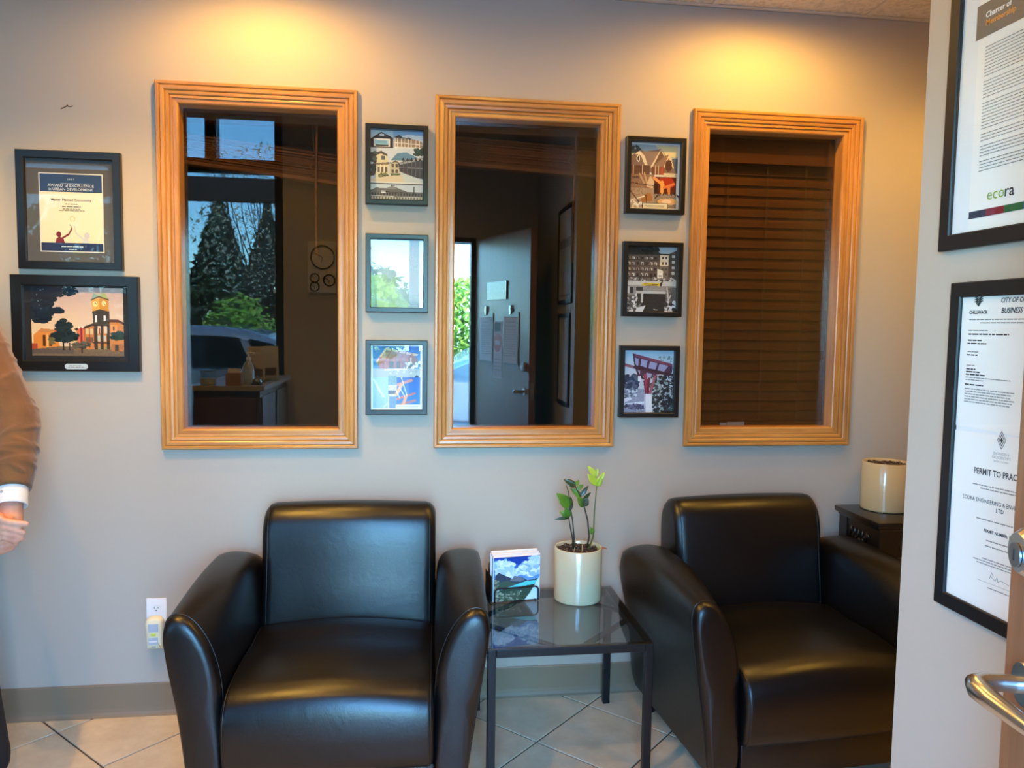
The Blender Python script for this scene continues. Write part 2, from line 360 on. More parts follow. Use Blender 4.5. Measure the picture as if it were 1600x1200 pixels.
# low ceiling of lay-in panels, soffit and high ceiling at the shopfront
ceil = box_obj('ceiling', XL, XR, YS, .12, CH+.022, CH+.20, mat('plenum_dark', S(120,112,100), .9), kind='structure')
xs = [1.72+.61*i for i in range(-9, 3)]; ys = [0, -.56, -1.17, YS]
xs = [XL]+[x for x in xs if XL+.05 < x < XR-.05]+[XR]
for i in range(len(xs)-1):
    for k in range(3):
        box_obj('ceiling_panel', xs[i]+.011, xs[i+1]-.011, ys[k+1]+.011, ys[k]-.011, CH+.004, CH+.016, m_ceil, ceil)
for x in xs[1:-1]: box_obj('ceiling_tee', x-.012, x+.012, YS, 0, CH, CH+.006, m_tee, ceil)
for y in ys[1:-1]: box_obj('ceiling_tee', XL, XR, y-.012, y+.012, CH-.0004, CH+.0056, m_tee, ceil)
box_obj('wall_angle', XL, XR, -.022, -.0005, CH-.001, CH+.002, m_tee, ceil)
box_obj('wall_angle', XL, XR, -.003, -.0005, CH-.001, CH+.02, m_tee, ceil)
box_obj('wall_soffit', XL, XR, YS-.05, YS, CH-.004, CH2+.1, m_wall, kind='structure')
box_obj('ceiling_high', XL, XR, YF-.14, YS-.05, CH2, CH2+.1, mat('ceiling_paint', S(186,178,166), .8), kind='structure')
# unlit office behind the interior windows, under the same roof
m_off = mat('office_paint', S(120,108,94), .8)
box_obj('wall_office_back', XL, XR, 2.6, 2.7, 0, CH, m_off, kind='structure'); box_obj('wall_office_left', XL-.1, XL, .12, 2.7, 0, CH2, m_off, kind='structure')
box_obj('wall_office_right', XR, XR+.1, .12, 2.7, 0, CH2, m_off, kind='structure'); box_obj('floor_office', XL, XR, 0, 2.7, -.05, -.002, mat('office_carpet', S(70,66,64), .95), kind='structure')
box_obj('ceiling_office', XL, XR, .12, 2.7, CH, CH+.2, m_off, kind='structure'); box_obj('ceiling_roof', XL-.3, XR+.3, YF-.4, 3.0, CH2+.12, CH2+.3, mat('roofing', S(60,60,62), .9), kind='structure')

# interior windows: oak casing, stop and dark glass
def window(n, x0, label):
    e = empty('window_%d' % n, (x0+WW/2, 0, WZ0), kind='structure'); e['label'] = label
    w, h = WW/2, WZ1-WZ0
    def ring(name, prof, mv, mh):
        for side in range(4):
            loops = []
            for end in (0, 1):
                l = []
                for o_, y in prof:
                    X0, X1, Z0, Z1 = -w+o_, w-o_, o_, h-o_
                    p = ((X0,Z1) if end == 0 else (X1,Z1)) if side == 0 else ((X0,Z0) if end == 0 else (X1,Z0)) if side == 1 else ((X0,Z0) if end == 0 else (X0,Z1)) if side == 2 else ((X1,Z0) if end == 0 else (X1,Z1))
                    l.append(Vector((p[0], y, p[1])))
                loops.append(l)
            MB().loft(loops).build(name, mh if side < 2 else mv, e)
    ring('casing', [(0,-.0003),(0,-.017),(.003,-.0215),(.010,-.0215),(.013,-.0185),(.0135,-.0165),(.017,-.0195),(.026,-.0185),(.029,-.0165),(.030,-.0125),(.034,-.0145),(.041,-.013),(.0435,-.0105),(.044,-.0075),(.048,-.009),(.0535,-.0085),(.0535,-.0003)], m_oakv, m_oakh)
    ring('stop', [(.0504,.0005),(.0504,-.004),(.066,-.004),(.0695,-.002),(.072,.003),(.072,.062),(.0504,.062)], m_oakv, m_oakh)
    MB().box(-w+.071, w-.071, .050, .056, .071, h-.071).build('pane', m_pane, e, fix=False)
    return e
window(1, WX[0], 'oak-cased interior window over the left armchair, blind pulled up askew'); window(2, WX[1], 'oak-cased interior window between the two columns of small photo frames'); window(3, WX[2], 'oak-cased interior window with its wooden blind let down')
# blinds in the office, seen through the glass
m_slat = mat('blind_wood', S(158,98,50), .6, spec=.25, var=(30, S(120,72,36), .35, .7, (.05,1,1))); m_cord = mat('blind_cord', S(150,120,84), .8)
slat_me = MB().box(-.282, .282, -.025, .025, -.0014, .0014).build('slat', m_slat).data
for o in [o for o in C.objects if o.name.startswith('slat')]: bpy.data.objects.remove(o)
def blind(x0, label, mode, tilt=0, zs=0, n=22):
    cx = x0+WW/2; e = empty('window_blind', (cx, .10, WZ1-.055), label=label, cat='blind', group='wooden blinds behind the interior windows')
    MB().box(-.285, .285, -.03, .03, -.05, 0).build('headrail', m_slat, e, fix=False)
    rnd = random.Random(n)
    if mode == 'down':
        MB().box(-.287, .287, -.038, -.031, -.12, 0).build('valance', m_slat, e, fix=False)
        z = -.135; zs = []
        while z > -1.12:
            o = bpy.data.objects.new('slat', slat_me); C.objects.link(o); o.parent = e; o.location = (0, 0, z); o.rotation_euler = (math.radians(74)+rnd.uniform(-.03,.03), 0, rnd.uniform(-.004,.004)); z -= .0405
        MB().box(-.282, .282, -.022, .022, -1.150, -1.134, bev=.003).build('bottom_rail', m_slat, e, fix=False)
        for x in (-.16, .0, .16):
            b = MB(); b.tube([(x,-.027,-.05),(x,-.027,-1.135)], .0011, 6); b.tube([(x+.006,-.027,-.05),(x+.006,-.027,-1.135)], .0008, 6); b.build('ladder_cord', m_cord, e)
    else:
        R = Matrix.Translation((0, 0, zs)) @ Matrix.Rotation(math.radians(tilt), 4, 'Y')
        for k in range(n):
            o = bpy.data.objects.new('slat', slat_me); C.objects.link(o); o.parent = e; p = R @ Vector((rnd.uniform(-.003,.003), rnd.uniform(-.003,.003), k*.0046)); o.location = p; o.rotation_euler = (rnd.uniform(-.05,.05), math.radians(tilt)+rnd.uniform(-.006,.006), 0)
        MB().box(-.282, .282, -.024, .024, -.018, -.003, bev=.003).xf(R).build('bottom_rail', m_slat, e, fix=False)
        for x in (-.17, .17):
            q = R @ Vector((x, -.026, n*.0046)); b = MB(); b.tube([(x,-.027,-.04), tuple(q)], .0011, 6)
            pts = [R @ Vector((x+rnd.uniform(-.014,.014), -.03+rnd.uniform(-.006,.004), t*n*.0046/9)) for t in range(10)]; b.tube(pts, .0014, 6)
            b.tube([R @ Vector((x+rnd.uniform(-.014,.014), -.03, t*n*.0046/9)) for t in range(10)], .0014, 6); b.build('ladder_cord', m_cord, e)
        if mode == 'wand': MB().tube([(.19,-.034,-.05),(.185,-.034,-.30),(.186,-.034,-.52)], .0042, 8).build('tilt_wand', m_slat, e)
    return e
blind(WX[0], 'wooden blind gathered up askew behind the left interior window, tilt wand hanging', 'wand', 6, -.215, 20)
blind(WX[1], 'wooden blind gathered up almost level behind the middle interior window', 'wand', 2.6, -.165, 20)
blind(WX[2], 'wooden blind fully let down behind the right interior window', 'down')
lp = empty('office_papers', (WX[2]+.235, .066, WZ0+.0505), 0, 'white papers propped on the sill behind the right interior window', 'paper')
MB().box(-.028, .042, -.004, .004, .0005, .034).build('paper_pad', m_paper, lp, fix=False); MB().box(-.058, -.032, -.003, .003, .0005, .031).build('paper_slip', m_paper, lp, fix=False)

# shopfront window and doorway (behind the camera, mirrored in the dark glass)
m_alu = mat('dark_aluminium', S(34,32,31), .4, metal=.4)
m_shop = glassy('shopfront_tinted_glass', (.31,.32,.32), 1.5)
w4 = empty('window_4', (-1.96, YF-.07, .3), kind='structure'); w4['label'] = 'tall dark-framed shopfront window with tinted glass'
for (a, c, e, g) in ((-1.04,1.04,0,.06),(-1.04,1.04,2.59,2.65),(-1.04,1.04,2.20,2.29),(-1.04,-.98,.06,2.59),(.98,1.04,.06,2.59),(.50,.58,2.29,2.59),(-.28,-.2,2.29,2.59)):
    MB().box(a, c, -.05, .05, e, g).build('mullion', m_alu, w4, fix=False)
for (a, c, e, g) in ((-.98,.98,.06,2.20),(-.98,-.28,2.29,2.59),(-.2,.5,2.29,2.59),(.58,.98,2.29,2.59)):
    MB().box(a, c, -.003, .003, e, g).build('pane', m_shop, w4, fix=False)
t1 = empty('trim_1', (.025, YF, 0), kind='structure'); t1['label'] = 'dark painted frame round the entrance doorway'
for (a, c, e, g) in ((-.455,-.42,0,2.08),(.42,.455,0,2.08),(-.455,.455,2.045,2.08)): MB().box(a, c, -.15, .0, e, g).build('door_jamb', m_alu, t1, fix=False)
# the open entrance door
lx, ly, hx, hy = .759, -1.974, .480, -2.844
dw = math.hypot(hx-lx, hy-ly); th = math.atan2(hy-ly, hx-lx)
door = empty('door_1', (lx, ly, .008), th, kind='structure'); door['label'] = 'brown wooden entrance door standing open, seen edge-on'
m_door = oak('door_wood', (1,1,.05), (112,74,46), (150,104,68), .45)
MB().box(0, dw, 0, .045, 0, 2.05, bev=.002).build('door_leaf', m_door, door, fix=False)
b = MB(); zc = .990
def lever(sgn, y0, name):
    h = empty(name, (0,0,0)); h.parent = door
    MB().lathe([(.001,0),(.027,0),(.0275,.004),(.0255,.0075),(.001,.0076)], (0,0,0), 28, 'y').xf(Matrix.Translation((.062, y0, zc)) @ Matrix.Scale(sgn, 4, (0,1,0))).build('rosette', m_chrome, h, smooth=True, auto=40)
    # swept lever: shank out, tight bend, long tapering blade back towards the hinge
    pts = [(.062,0),(.062,.030),(.063,.046),(.072,.060),(.084,.062),(.105,.055),(.130,.044),(.155,.033),(.172,.026)]; rr = [.0105,.0105,.0115,.0135,.0135,.0122,.011,.0092,.0055]; dz = [0,0,0,-.001,-.002,-.005,-.009,-.014,-.018]
    q = MB(); q.tube([(p[0], y0+sgn*p[1], zc+z) for p, z in zip(pts, dz)], rr, 14); q.build('lever', m_chrome, h, smooth=True, auto=60)
lever(-1, 0, 'lever_handle'); lever(1, .045, 'lever_handle')
db = MB().lathe([(.001,0),(.030,0),(.030,-.012),(.024,-.020),(.0235,-.021),(.001,-.021)], (.062, 0, 1.152), 32, 'y').build('deadbolt', m_chrome, door, smooth=True, auto=35)
MB().lathe([(.001,-.0215),(.0145,-.0215),(.0145,-.024),(.001,-.024)], (.062,0,1.149), 24, 'y').build('key_cylinder', mat('brushed_steel', S(150,150,150), .35, metal=1), db, smooth=True, auto=35)
MB().box(.0605, .0635, -.0246, -.0239, 1.142, 1.156).build('keyhole', m_ink, db, fix=False)
MB().box(-.0015, .002, .010, .035, .93, 1.05).build('latch_plate', m_chrome, door, fix=False)
for z in (.25, 1.0, 1.8): MB().lathe([(.006,0),(.006,.09)], (dw+.004, .045, z), 12).build('hinge', m_chrome, door)
# ================================================================== FRAMED PICTURES ON THE BACK WALL
def frame_ring(e, w, h, fwid, dep, material, inner=.003, name='frame_side'):
    """four mitred frame sides, local origin at the lower-left corner on the wall, facing -y"""
    prof = [(0,-.0005),(0,-dep+.002),(.002,-dep),(fwid-.002,-dep),(fwid,-dep+.002),(fwid,-.004),(fwid-.004,-.0005)]
    for side in range(4):
        loops = []
        for end in (0, 1):
            l = []
            for o_, y in prof:
                a, c, d, g = o_, w-o_, o_, h-o_
                p = ((a,g),(c,g))[end] if side == 0 else ((a,d),(c,d))[end] if side == 1 else ((a,d),(a,g))[end] if side == 2 else ((c,d),(c,g))[end]
                l.append(Vector((p[0], y, p[1])))
            loops.append(l)
        MB().loft(loops).build(name, material, e)
def framed(name, x, z, w, h, fwid, dep, label, group, cv, mat_w=0, matcol=None, glass=m_frameglass, cat='framed picture', rec=.012, parent_rot=0, loc=None):
    e = empty(name, loc or (x, 0, z), parent_rot, label, cat, group)
    frame_ring(e, w, h, fwid, dep, m_black)
    MB().box(fwid-.003, w-fwid+.003, -.005, -.001, fwid-.003, h-fwid+.003).build('backing', matcol or m_paper, e, fix=False)
    yy = -dep+rec
    if cv: picture(cv, fwid+mat_w, w-fwid-mat_w, fwid+mat_w, h-fwid-mat_w, -.0056, e)
    MB().add([(fwid-.001,yy,fwid-.001),(w-fwid+.001,yy,fwid-.001),(w-fwid+.001,yy,h-fwid+.001),(fwid-.001,yy,h-fwid+.001)], [(0,1,2,3)]).build('glazing', glass, e, fix=False)
    return e
G = 'small black photo frames between the windows'
# --- motel collage
c = Canvas(104, 138, (235,235,225))
c.rect(0,0,1,.245,(196,210,214)); c.rect(.42,0,1,.245,(150,180,205)); c.poly([(.44,.1),(.55,.07),(.62,.09),(1,.16),(1,.06),(.7,.05)],(222,226,226))
c.poly([(.0,.12),(.2,.02),(.42,.1),(.42,.245),(0,.245)],(62,52,46)); c.poly([(.1,.095),(.21,.035),(.33,.09)],(96,74,62)); c.ell(.21,.065,.05,.018,(225,225,220)); c.rect(.06,.115,.37,.23,(236,232,215)); c.rect(.09,.14,.34,.20,(150,196,214)); c.line(.13,.155,.3,.155,.012,(70,90,130)); c.line(.13,.175,.3,.175,.012,(60,110,150)); c.rect(0,.21,.06,.245,(40,40,44)); c.rect(.1,.2,.34,.222,(58,66,70))
c.poly([(.44,.09),(.54,.06),(.6,.085),(.75,.1),(.98,.14),(1,.245),(.44,.245)],(150,128,102)); c.poly([(.44,.09),(.54,.055),(.62,.095),(.58,.1)],(70,62,60)); c.poly([(.66,.11),(.73,.085),(.78,.115)],(70,62,60))
for x in (.46,.51,.585,.65,.71,.77,.86,.93): c.line(x,.1+.04*(x-.46),x,.235,.014,(232,226,208))
c.line(.44,.165,1,.185,.012,(235,228,212)); c.rect(.44,.222,1,.246,(226,226,214))
c.rect(0,.246,1,.75,(206,214,214)); c.poly([(.36,.44),(.5,.32),(.68,.3),(.85,.36),(1,.42),(1,.5),(.36,.47)],(104,140,160)); c.specks(.83,.25,1,.33,[(60,80,66),(44,60,50)],34,.03)
c.rect(.3,.42,.62,.45,(214,216,206)); c.poly([(.36,.47),(.47,.42),(.56,.46),(.56,.62),(.36,.62)],(206,196,160)); c.poly([(.35,.48),(.47,.42),(.58,.47),(.47,.445)],(96,86,80)); 
for x in (.39,.47): c.rect(x,.47,x+.05,.525,(90,82,70)); c.rect(x,.55,x+.05,.6,(90,82,70))
c.poly([(.52,.46),(.62,.43),(.75,.4),(.96,.38),(1,.37),(1,.68),(.86,.66),(.55,.58)],(74,74,76)); c.poly([(.54,.46),(.98,.36),(1,.4),(.56,.48)],(168,166,160)); c.line(.55,.525,1,.52,.014,(150,150,150))
for x in (.62,.7,.78,.86,.94): c.line(x,.42,x,.64,.008,(110,108,104)); c.poly([(x-.03,.42),(x,.37),(x+.03,.42)],(64,60,60))
c.poly([(.06,.33),(.22,.3),(.3,.35),(.34,.47),(.34,.66),(.1,.68),(.06,.5)],(222,212,164)); c.poly([(.04,.34),(.2,.29),(.32,.34),(.32,.37),(.2,.33),(.06,.37)],(90,84,80)); c.rect(.2,.36,.27,.42,(96,98,104)); c.poly([(.08,.47),(.34,.45),(.36,.48),(.08,.5)],(134,112,86))
for x in (.13,.2,.27): c.rect(x,.52,x+.045,.6,(112,96,74)); c.line(x-.01,.49,x-.01,.66,.015,(236,228,196))
c.specks(0,.3,.08,.64,[(66,72,60),(92,72,70),(110,120,96)],34,.04); c.tree(.25,.66,.1,.04,[(110,112,66),(134,130,84),(80,88,52)],50,.025); c.rect(.38,.61,.57,.645,(96,110,76)); c.poly([(.36,.645),(.6,.63),(.68,.73),(.0,.74),(0,.70)],(222,206,170)); c.poly([(.56,.59),(.9,.68),(1,.7),(1,.75),(.66,.74)],(206,214,200)); c.rect(0,.735,1,.755,(228,228,214)); c.rect(0,.755,1,.765,(60,66,64))
c.rect(0,.765,1,1,(204,212,214)); c.poly([(0,.86),(.1,.82),(.3,.83),(.4,.79),(.52,.82),(.7,.87),(1,.87),(1,1),(0,1)],(112,106,98)); c.poly([(.3,.84),(.4,.785),(.5,.83)],(140,138,132)); c.rect(.38,.775,.46,.79,(50,50,52))
for x in np.arange(.02,1,.055): c.rect(x,.89,x+.028,.93,(60,58,58)); c.rect(x,.95,x+.028,.98,(196,190,172)); 
c.rect(.2,.86,.29,.9,(226,226,220)); c.line(.83,.8,.83,.9,.02,(56,66,60)); c.line(0,.94,1,.945,.01,(206,202,188)); c.line(.0,.87,.7,.885,.012,(64,60,60))
framed('photo_frame', -.163, 1.850, .221, .280, .0175, .030, 'small black photo frame with motel views collage, topmost between left and middle windows', G, c)
# --- unknown picture: pale haze of the bright reflection painted into its print
c = Canvas(80, 104, (168,188,190)); c.grad(0,0,1,1,(160,182,190),(150,170,166),5); c.poly([(.08,.5),(.5,.36),(.94,.5),(.94,.8),(.08,.8)],(158,176,178)); c.specks(.0,.55,.5,1,[(150,176,140),(160,184,150),(146,168,150)],90,.06)
framed('photo_frame', -.162, 1.467, .222, .279, .0175, .030, 'small black photo frame glazed over with bright reflections, middle one left of the middle window', G, c)
# --- timber pavilion collage
c = Canvas(104, 138, (238,240,240)); B1 = (40,104,176)
c.grad(.04,.02,.96,.44,(24,84,160),(96,160,206)); c.poly([(.1,.26),(.28,.05),(.36,.03),(.36,.07),(.14,.3)],(214,178,136)); c.poly([(.3,.05),(.92,.14),(.9,.17),(.34,.14)],(206,176,142)); c.poly([(.12,.28),(.3,.08),(.86,.17),(.9,.2),(.9,.36),(.18,.37)],(140,104,92))
for x0,y0,x1,y1 in ((.4,.08,.24,.3),(.55,.1,.42,.22),(.68,.12,.55,.24),(.8,.14,.68,.25)): c.line(x0,y0,x1,y1,.022,(150,84,70))
for x in (.18,.22,.27,.33,.45,.58,.7,.78): c.line(x,.2,x,.37,.03,(176,98,84))
c.rect(.36,.26,.44,.36,(84,98,88)); c.rect(.5,.26,.57,.36,(70,82,80)); c.line(.78,.2,.78,.36,.02,(226,228,226)); c.specks(.66,.27,.96,.37,[(84,104,90),(170,190,196),(226,230,230)],30,.025)
c.poly([(.04,.37),(.7,.36),(.96,.38),(.96,.5),(.04,.5)],(168,176,166)); c.poly([(.26,.38),(.7,.365),(.7,.38),(.26,.4)],(232,232,226)); c.specks(.3,.4,.9,.44,[(214,220,216),(150,160,156)],14,.02); c.poly([(.84,.5),(.9,.46),(.94,.5)],(24,40,70))
c.rect(.04,.5,.34,.98,(158,196,214),5); c.line(.06,.54,.24,.8,.04,(214,232,236)); c.line(.25,.96,.5,.76,.03,(200,214,214)); c.rect(.34,.48,.5,.62,(122,158,150),10); c.rect(.34,.62,.5,.8,(206,206,198),12); c.rect(.34,.7,.5,.76,(96,98,96)); c.rect(.36,.8,.5,.98,(120,150,190),8)
c.grad(.5,.5,.96,.92,(14,82,170),(40,118,200)); c.poly([(.5,.6),(.8,.52),(.82,.56),(.5,.64)],(196,120,92)); c.poly([(.5,.82),(.86,.73),(.88,.76),(.5,.86)],(186,104,78)); c.poly([(.5,.92),(.86,.84),(.9,.87),(.5,.96)],(176,112,96)); c.line(.59,.62,.5,.76,.07,(222,162,96)); c.line(.68,.8,.62,.94,.06,(222,150,84))
for x0,y0,x1,y1 in ((.59,.5,.7,.78),(.56,.66,.66,.8),(.5,.72,.56,.82)): c.line(x0,y0,x1,y1,.014,(224,232,240))
c.rect(.48,.925,.96,.98,(236,238,238)); c.line(.5,.95,.92,.95,.01,(130,140,150))
framed('photo_frame', -.162, 1.095, .221, .272, .0175, .030, 'small black photo frame with red timber pavilion under blue sky, lowest left of middle window', G, c)
# --- gabled house collage
c = Canvas(104, 136, (226,226,220)); c.grad(.03,.03,.96,.3,(150,176,196),(206,206,180)); c.poly([(.5,.03),(.96,.03),(.96,.2),(.7,.18)],(222,212,164)); c.tree(.12,.1,.1,.05,[(70,80,84),(54,62,66)],30,.03)
c.poly([(.03,.2),(.2,.11),(.3,.13),(.62,.08),(.74,.2),(.78,.17),(.94,.38),(.96,.44),(.03,.44)],(134,112,100)); c.poly([(.26,.14),(.62,.08),(.42,.35),(.36,.32)],(146,124,112)); c.poly([(.62,.08),(.7,.18),(.5,.3),(.44,.38),(.42,.35)],(232,214,178)); c.poly([(.62,.1),(.68,.19),(.48,.33)],(112,90,76)); c.poly([(.48,.34),(.74,.17),(.78,.16),(.66,.34)],(150,122,106)); c.poly([(.78,.16),(.9,.36),(.87,.37),(.78,.21),(.71,.36),(.68,.35)],(234,208,164)); c.ell(.78,.33,.07,.09,(88,58,46))
c.poly([(.84,.22),(.96,.21),(.96,.44),(.9,.4)],(94,104,112)); c.poly([(.1,.17),(.2,.12),(.3,.2),(.36,.33),(.3,.33),(.22,.19)],(232,218,186)); c.ell(.17,.235,.035,.05,(240,232,216)); c.ell(.17,.235,.017,.034,(56,48,48))
c.rect(.03,.34,.4,.47,(104,74,58),8); c.rect(.44,.35,.7,.47,(120,76,58),8); c.rect(.62,.36,.68,.47,(176,84,62))
for x in (.08,.26,.52,.58): c.line(x,.34,x,.47,.02,(214,196,160))
c.rect(.68,.44,.96,.56,(212,200,172),10); c.rect(.03,.47,.5,.68,(150,116,90),14); c.rect(.06,.5,.2,.54,(100,76,58)); c.line(.3,.45,.36,.62,.03,(206,170,124)); c.line(.2,.46,.3,.6,.03,(196,160,120)); c.poly([(.34,.62),(.42,.48),(.5,.58),(.48,.68),(.36,.66)],(220,196,160)); c.line(.03,.6,.5,.64,.016,(84,58,44))
c.rect(.5,.5,.94,.76,(96,40,26),8); c.poly([(.6,.52),(.84,.5),(.94,.62),(.8,.68),(.64,.64)],(176,52,26)); c.line(.5,.52,.68,.62,.06,(236,160,90)); c.line(.66,.58,.66,.76,.07,(238,168,84)); c.line(.7,.66,.9,.6,.05,(228,128,70)); c.line(.8,.66,.8,.76,.06,(222,130,60)); c.rect(.5,.6,.58,.76,(54,34,30))
c.rect(.03,.68,.5,.97,(172,146,120),16); c.poly([(.22,.8),(.44,.74),(.48,.86),(.26,.9)],(176,120,62)); c.line(.05,.86,.3,.8,.03,(236,222,196)); c.line(.03,.72,.26,.94,.02,(96,60,44)); c.line(.34,.78,.36,.92,.02,(104,66,50)); c.specks(.04,.88,.28,.97,[(240,236,224),(196,170,140)],20,.03)
c.rect(.5,.76,.95,.97,(150,134,118),14)
for k in range(9): a = .2+k*.33; c.line(.78-.26*math.cos(a),.84-.07*math.sin(a),.78-.22*math.cos(a),.8-.07*math.sin(a),.02,(40,34,32))
c.ell(.78,.87,.2,.05,(224,180,124)); c.ell(.76,.87,.1,.03,(240,214,176)); c.rect(.27,.9,.79,.98,(34,30,28)); c.rect(.285,.908,.775,.98,(236,228,200)); c.line(.33,.935,.72,.935,.01,(120,110,100)); c.line(.36,.955,.7,.955,.01,(150,140,124))
framed('photo_frame', .787, 1.849, .228, .280, .0175, .030, 'small black photo frame with gabled timber house collage, topmost right of middle window', G, c)
# --- apartment block collage, black and white with a yellow sign
c = Canvas(104, 134, (120,112,104)); c.rect(0,0,1,.22,(52,52,48),10); c.poly([(.52,0),(1,0),(1,.05),(.84,.1),(.68,.1)],(196,206,210)); c.tree(.45,.05,.2,.05,[(36,40,38),(58,62,58)],40,.03)
c.rect(0,.12,.66,.48,(98,86,78),9); c.poly([(.84,.1),(1,.04),(1,.48),(.84,.48)],(84,78,74)); c.rect(.66,.12,.84,.28,(232,222,196)); c.rect(.66,.28,.84,.48,(122,112,100),8)
for r in range(4):
    for x in np.arange(.02,.62,.088):
        v = random.choice([(214,208,198),(160,150,140),(60,52,48)]); c.rect(x,.15+r*.085,x+.055,.19+r*.085,v); c.rect(x+.01,.16+r*.085,x+.03,.19+r*.085,(44,40,38))
    c.line(0,.2+r*.085,.64,.2+r*.085,.012,(60,50,46)); c.rect(.9,.12+r*.085,.96,.16+r*.085,(214,210,200)); c.rect(.7,.14+.085*r,.74,.18+.085*r,(80,76,72)); c.rect(.77,.14+.085*r,.81,.18+.085*r,(80,76,72))
c.poly([(.62,.33),(.73,.36),(.73,.48),(.62,.48)],(238,234,222)); c.rect(.64,.43,.71,.45,(70,66,62)); c.specks(0,.47,1,.52,[(56,54,52),(206,204,200),(120,116,112)],60,.022)
c.rect(0,.52,1,.6,(206,206,204),6); c.poly([(.32,.55),(.68,.55),(.68,.62),(.32,.6)],(226,206,60)); c.line(.36,.57,.64,.575,.014,(120,110,50)); c.line(.4,.593,.62,.595,.012,(140,126,60)); c.poly([(.68,.55),(.74,.5),(.7,.64),(.66,.64)],(48,46,44))
c.rect(0,.6,1,.74,(150,148,146),14); c.rect(.08,.62,.14,.72,(52,52,52)); c.rect(0,.61,.07,.72,(224,224,222)); c.rect(.2,.62,.34,.67,(60,58,58)); c.rect(.2,.68,.8,.72,(196,198,198))
c.rect(.18,.72,.8,1,(52,50,48),6); c.rect(.3,.72,.35,.86,(206,206,204)); c.rect(.18,.72,.22,.78,(214,214,212)); c.rect(.8,.62,1,1,(110,104,98),20); c.line(.82,.62,.86,.84,.03,(206,200,190)); c.line(.9,.74,.84,.84,.02,(224,216,200)); c.specks(.8,.84,1,1,[(236,236,236),(160,158,156),(60,58,56)],40,.04)
c.poly([(0,.74),(.3,.88),(.3,1),(0,1)],(130,128,126)); c.specks(0,.76,.26,1,[(226,226,226),(90,88,86),(56,56,56)],90,.025); c.poly([(.22,.94),(.4,.9),(.34,1),(.2,1)],(230,230,230)); c.line(.56,.96,.64,.97,.01,(220,220,216))
framed('photo_frame', .785, 1.467, .230, .278, .0175, .030, 'small black photo frame with grey apartment block, middle one right of middle window', G, c)
# --- park shelter
c = Canvas(104, 132, (190,200,214)); c.grad(0,0,1,.4,(186,212,226),(206,216,228)); c.specks(.7,.1,1,.3,[(120,150,150),(150,172,176)],30,.025); c.specks(0,.4,.3,.66,[(56,70,96),(84,96,118),(40,52,76)],80,.04); c.specks(.55,.42,1,1,[(44,52,56),(70,84,84),(30,34,40),(150,170,170)],240,.035)
c.rect(0,.62,.45,1,(150,156,180),14); c.poly([(0,.74),(.2,.78),(.0,.86)],(226,230,240)); c.poly([(0,.86),(.44,.82),(.44,.86),(0,.9)],(214,222,236)); c.tree(.24,.91,.22,.04,[(84,84,112),(116,116,146),(64,62,90)],70,.025); c.specks(.0,.62,.3,.76,[(206,216,226),(90,108,120)],40,.025)
c.poly([(.18,.05),(.98,.22),(.98,.36),(.3,.44),(.24,.3)],(88,52,74)); c.poly([(.18,.05),(.98,.22),(.98,.26),(.2,.1)],(142,74,96))
for (q) in ([(.22,.12),(.3,.14),(.3,.25),(.25,.24)],[(.35,.14),(.48,.17),(.46,.28),(.34,.25)],[(.53,.18),(.68,.21),(.64,.32),(.5,.29)],[(.72,.22),(.9,.25),(.8,.36),(.68,.33)],[(.28,.32),(.34,.33),(.34,.42),(.3,.42)],[(.46,.36),(.58,.38),(.54,.46),(.45,.44)]): c.poly(q,(164,164,196))
c.line(0,.23,.24,.28,.06,(150,96,110)); c.line(.24,.27,.98,.4,.07,(66,38,52)); c.line(.3,.42,.5,.48,.04,(70,42,60)); c.line(.2,.08,.24,.28,.03,(66,42,58)); c.line(.26,.3,.34,.44,.03,(70,42,60))
c.line(.44,.4,.5,.71,.06,(158,66,86)); c.line(.52,.46,.5,.7,.05,(110,30,52)); c.line(.64,.42,.54,.71,.05,(164,90,104)); c.line(.42,.5,.46,.7,.03,(110,40,66)); c.rect(.3,.42,.36,.5,(226,230,236))
c.poly([(.43,.7),(.58,.71),(.6,1),(.44,1)],(196,200,216)); c.poly([(.46,.7),(.58,.71),(.6,1),(.47,1)],(226,230,238))
for i in range(9): c.line(.93,.42+i*.035,.96,.43+i*.035,.014,(214,220,224))
framed('photo_frame', .782, 1.084, .232, .273, .0175, .030, 'small black photo frame with raking park shelter on white plinth, lowest right of middle window', G, c)
# --- award certificate with dark mat
m_mat = mat('charcoal_mat', S(84,84,84), .8, bump=(300,.1,.001))
e = framed('award_frame', -1.3205, 1.5955, .334, .397, .026, .022, 'black framed award certificate with navy bands on charcoal mat, above the clock tower picture', None, None, matcol=m_mat, cat='framed certificate')
c = Canvas(132, 160, (232,226,198)); NV = (48,72,108)
c.rect(0,0,1,.235,NV); c.grad(0,.235,1,.88,(228,224,200),(226,214,176)); c.rect(0,.88,1,1,(38,50,86))
c.ell(.29,.775,.04,.036,(112,26,36)); c.poly([(.235,.88),(.25,.83),(.29,.805),(.35,.815),(.37,.84),(.38,.88)],(120,30,40)); c.line(.35,.82,.45,.77,.03,(120,30,40)); c.line(.45,.77,.495,.7,.022,(112,28,38)); c.line(.495,.7,.475,.65,.014,(96,30,40))
c.ell(.73,.785,.045,.04,(196,194,196)); c.poly([(.65,.88),(.67,.82),(.75,.82),(.76,.88)],(200,198,196)); c.line(.67,.83,.56,.755,.026,(196,196,200)); c.line(.56,.755,.535,.66,.016,(190,190,196))
for k in range(5): a0, a1 = PI/2+k*2*PI/5, PI/2+(k+1)*2*PI/5; c.line(.51+.04*math.cos(a0),.575-.036*math.sin(a0),.51+.04*math.cos(a1),.575-.036*math.sin(a1),.012,(206,184,120))
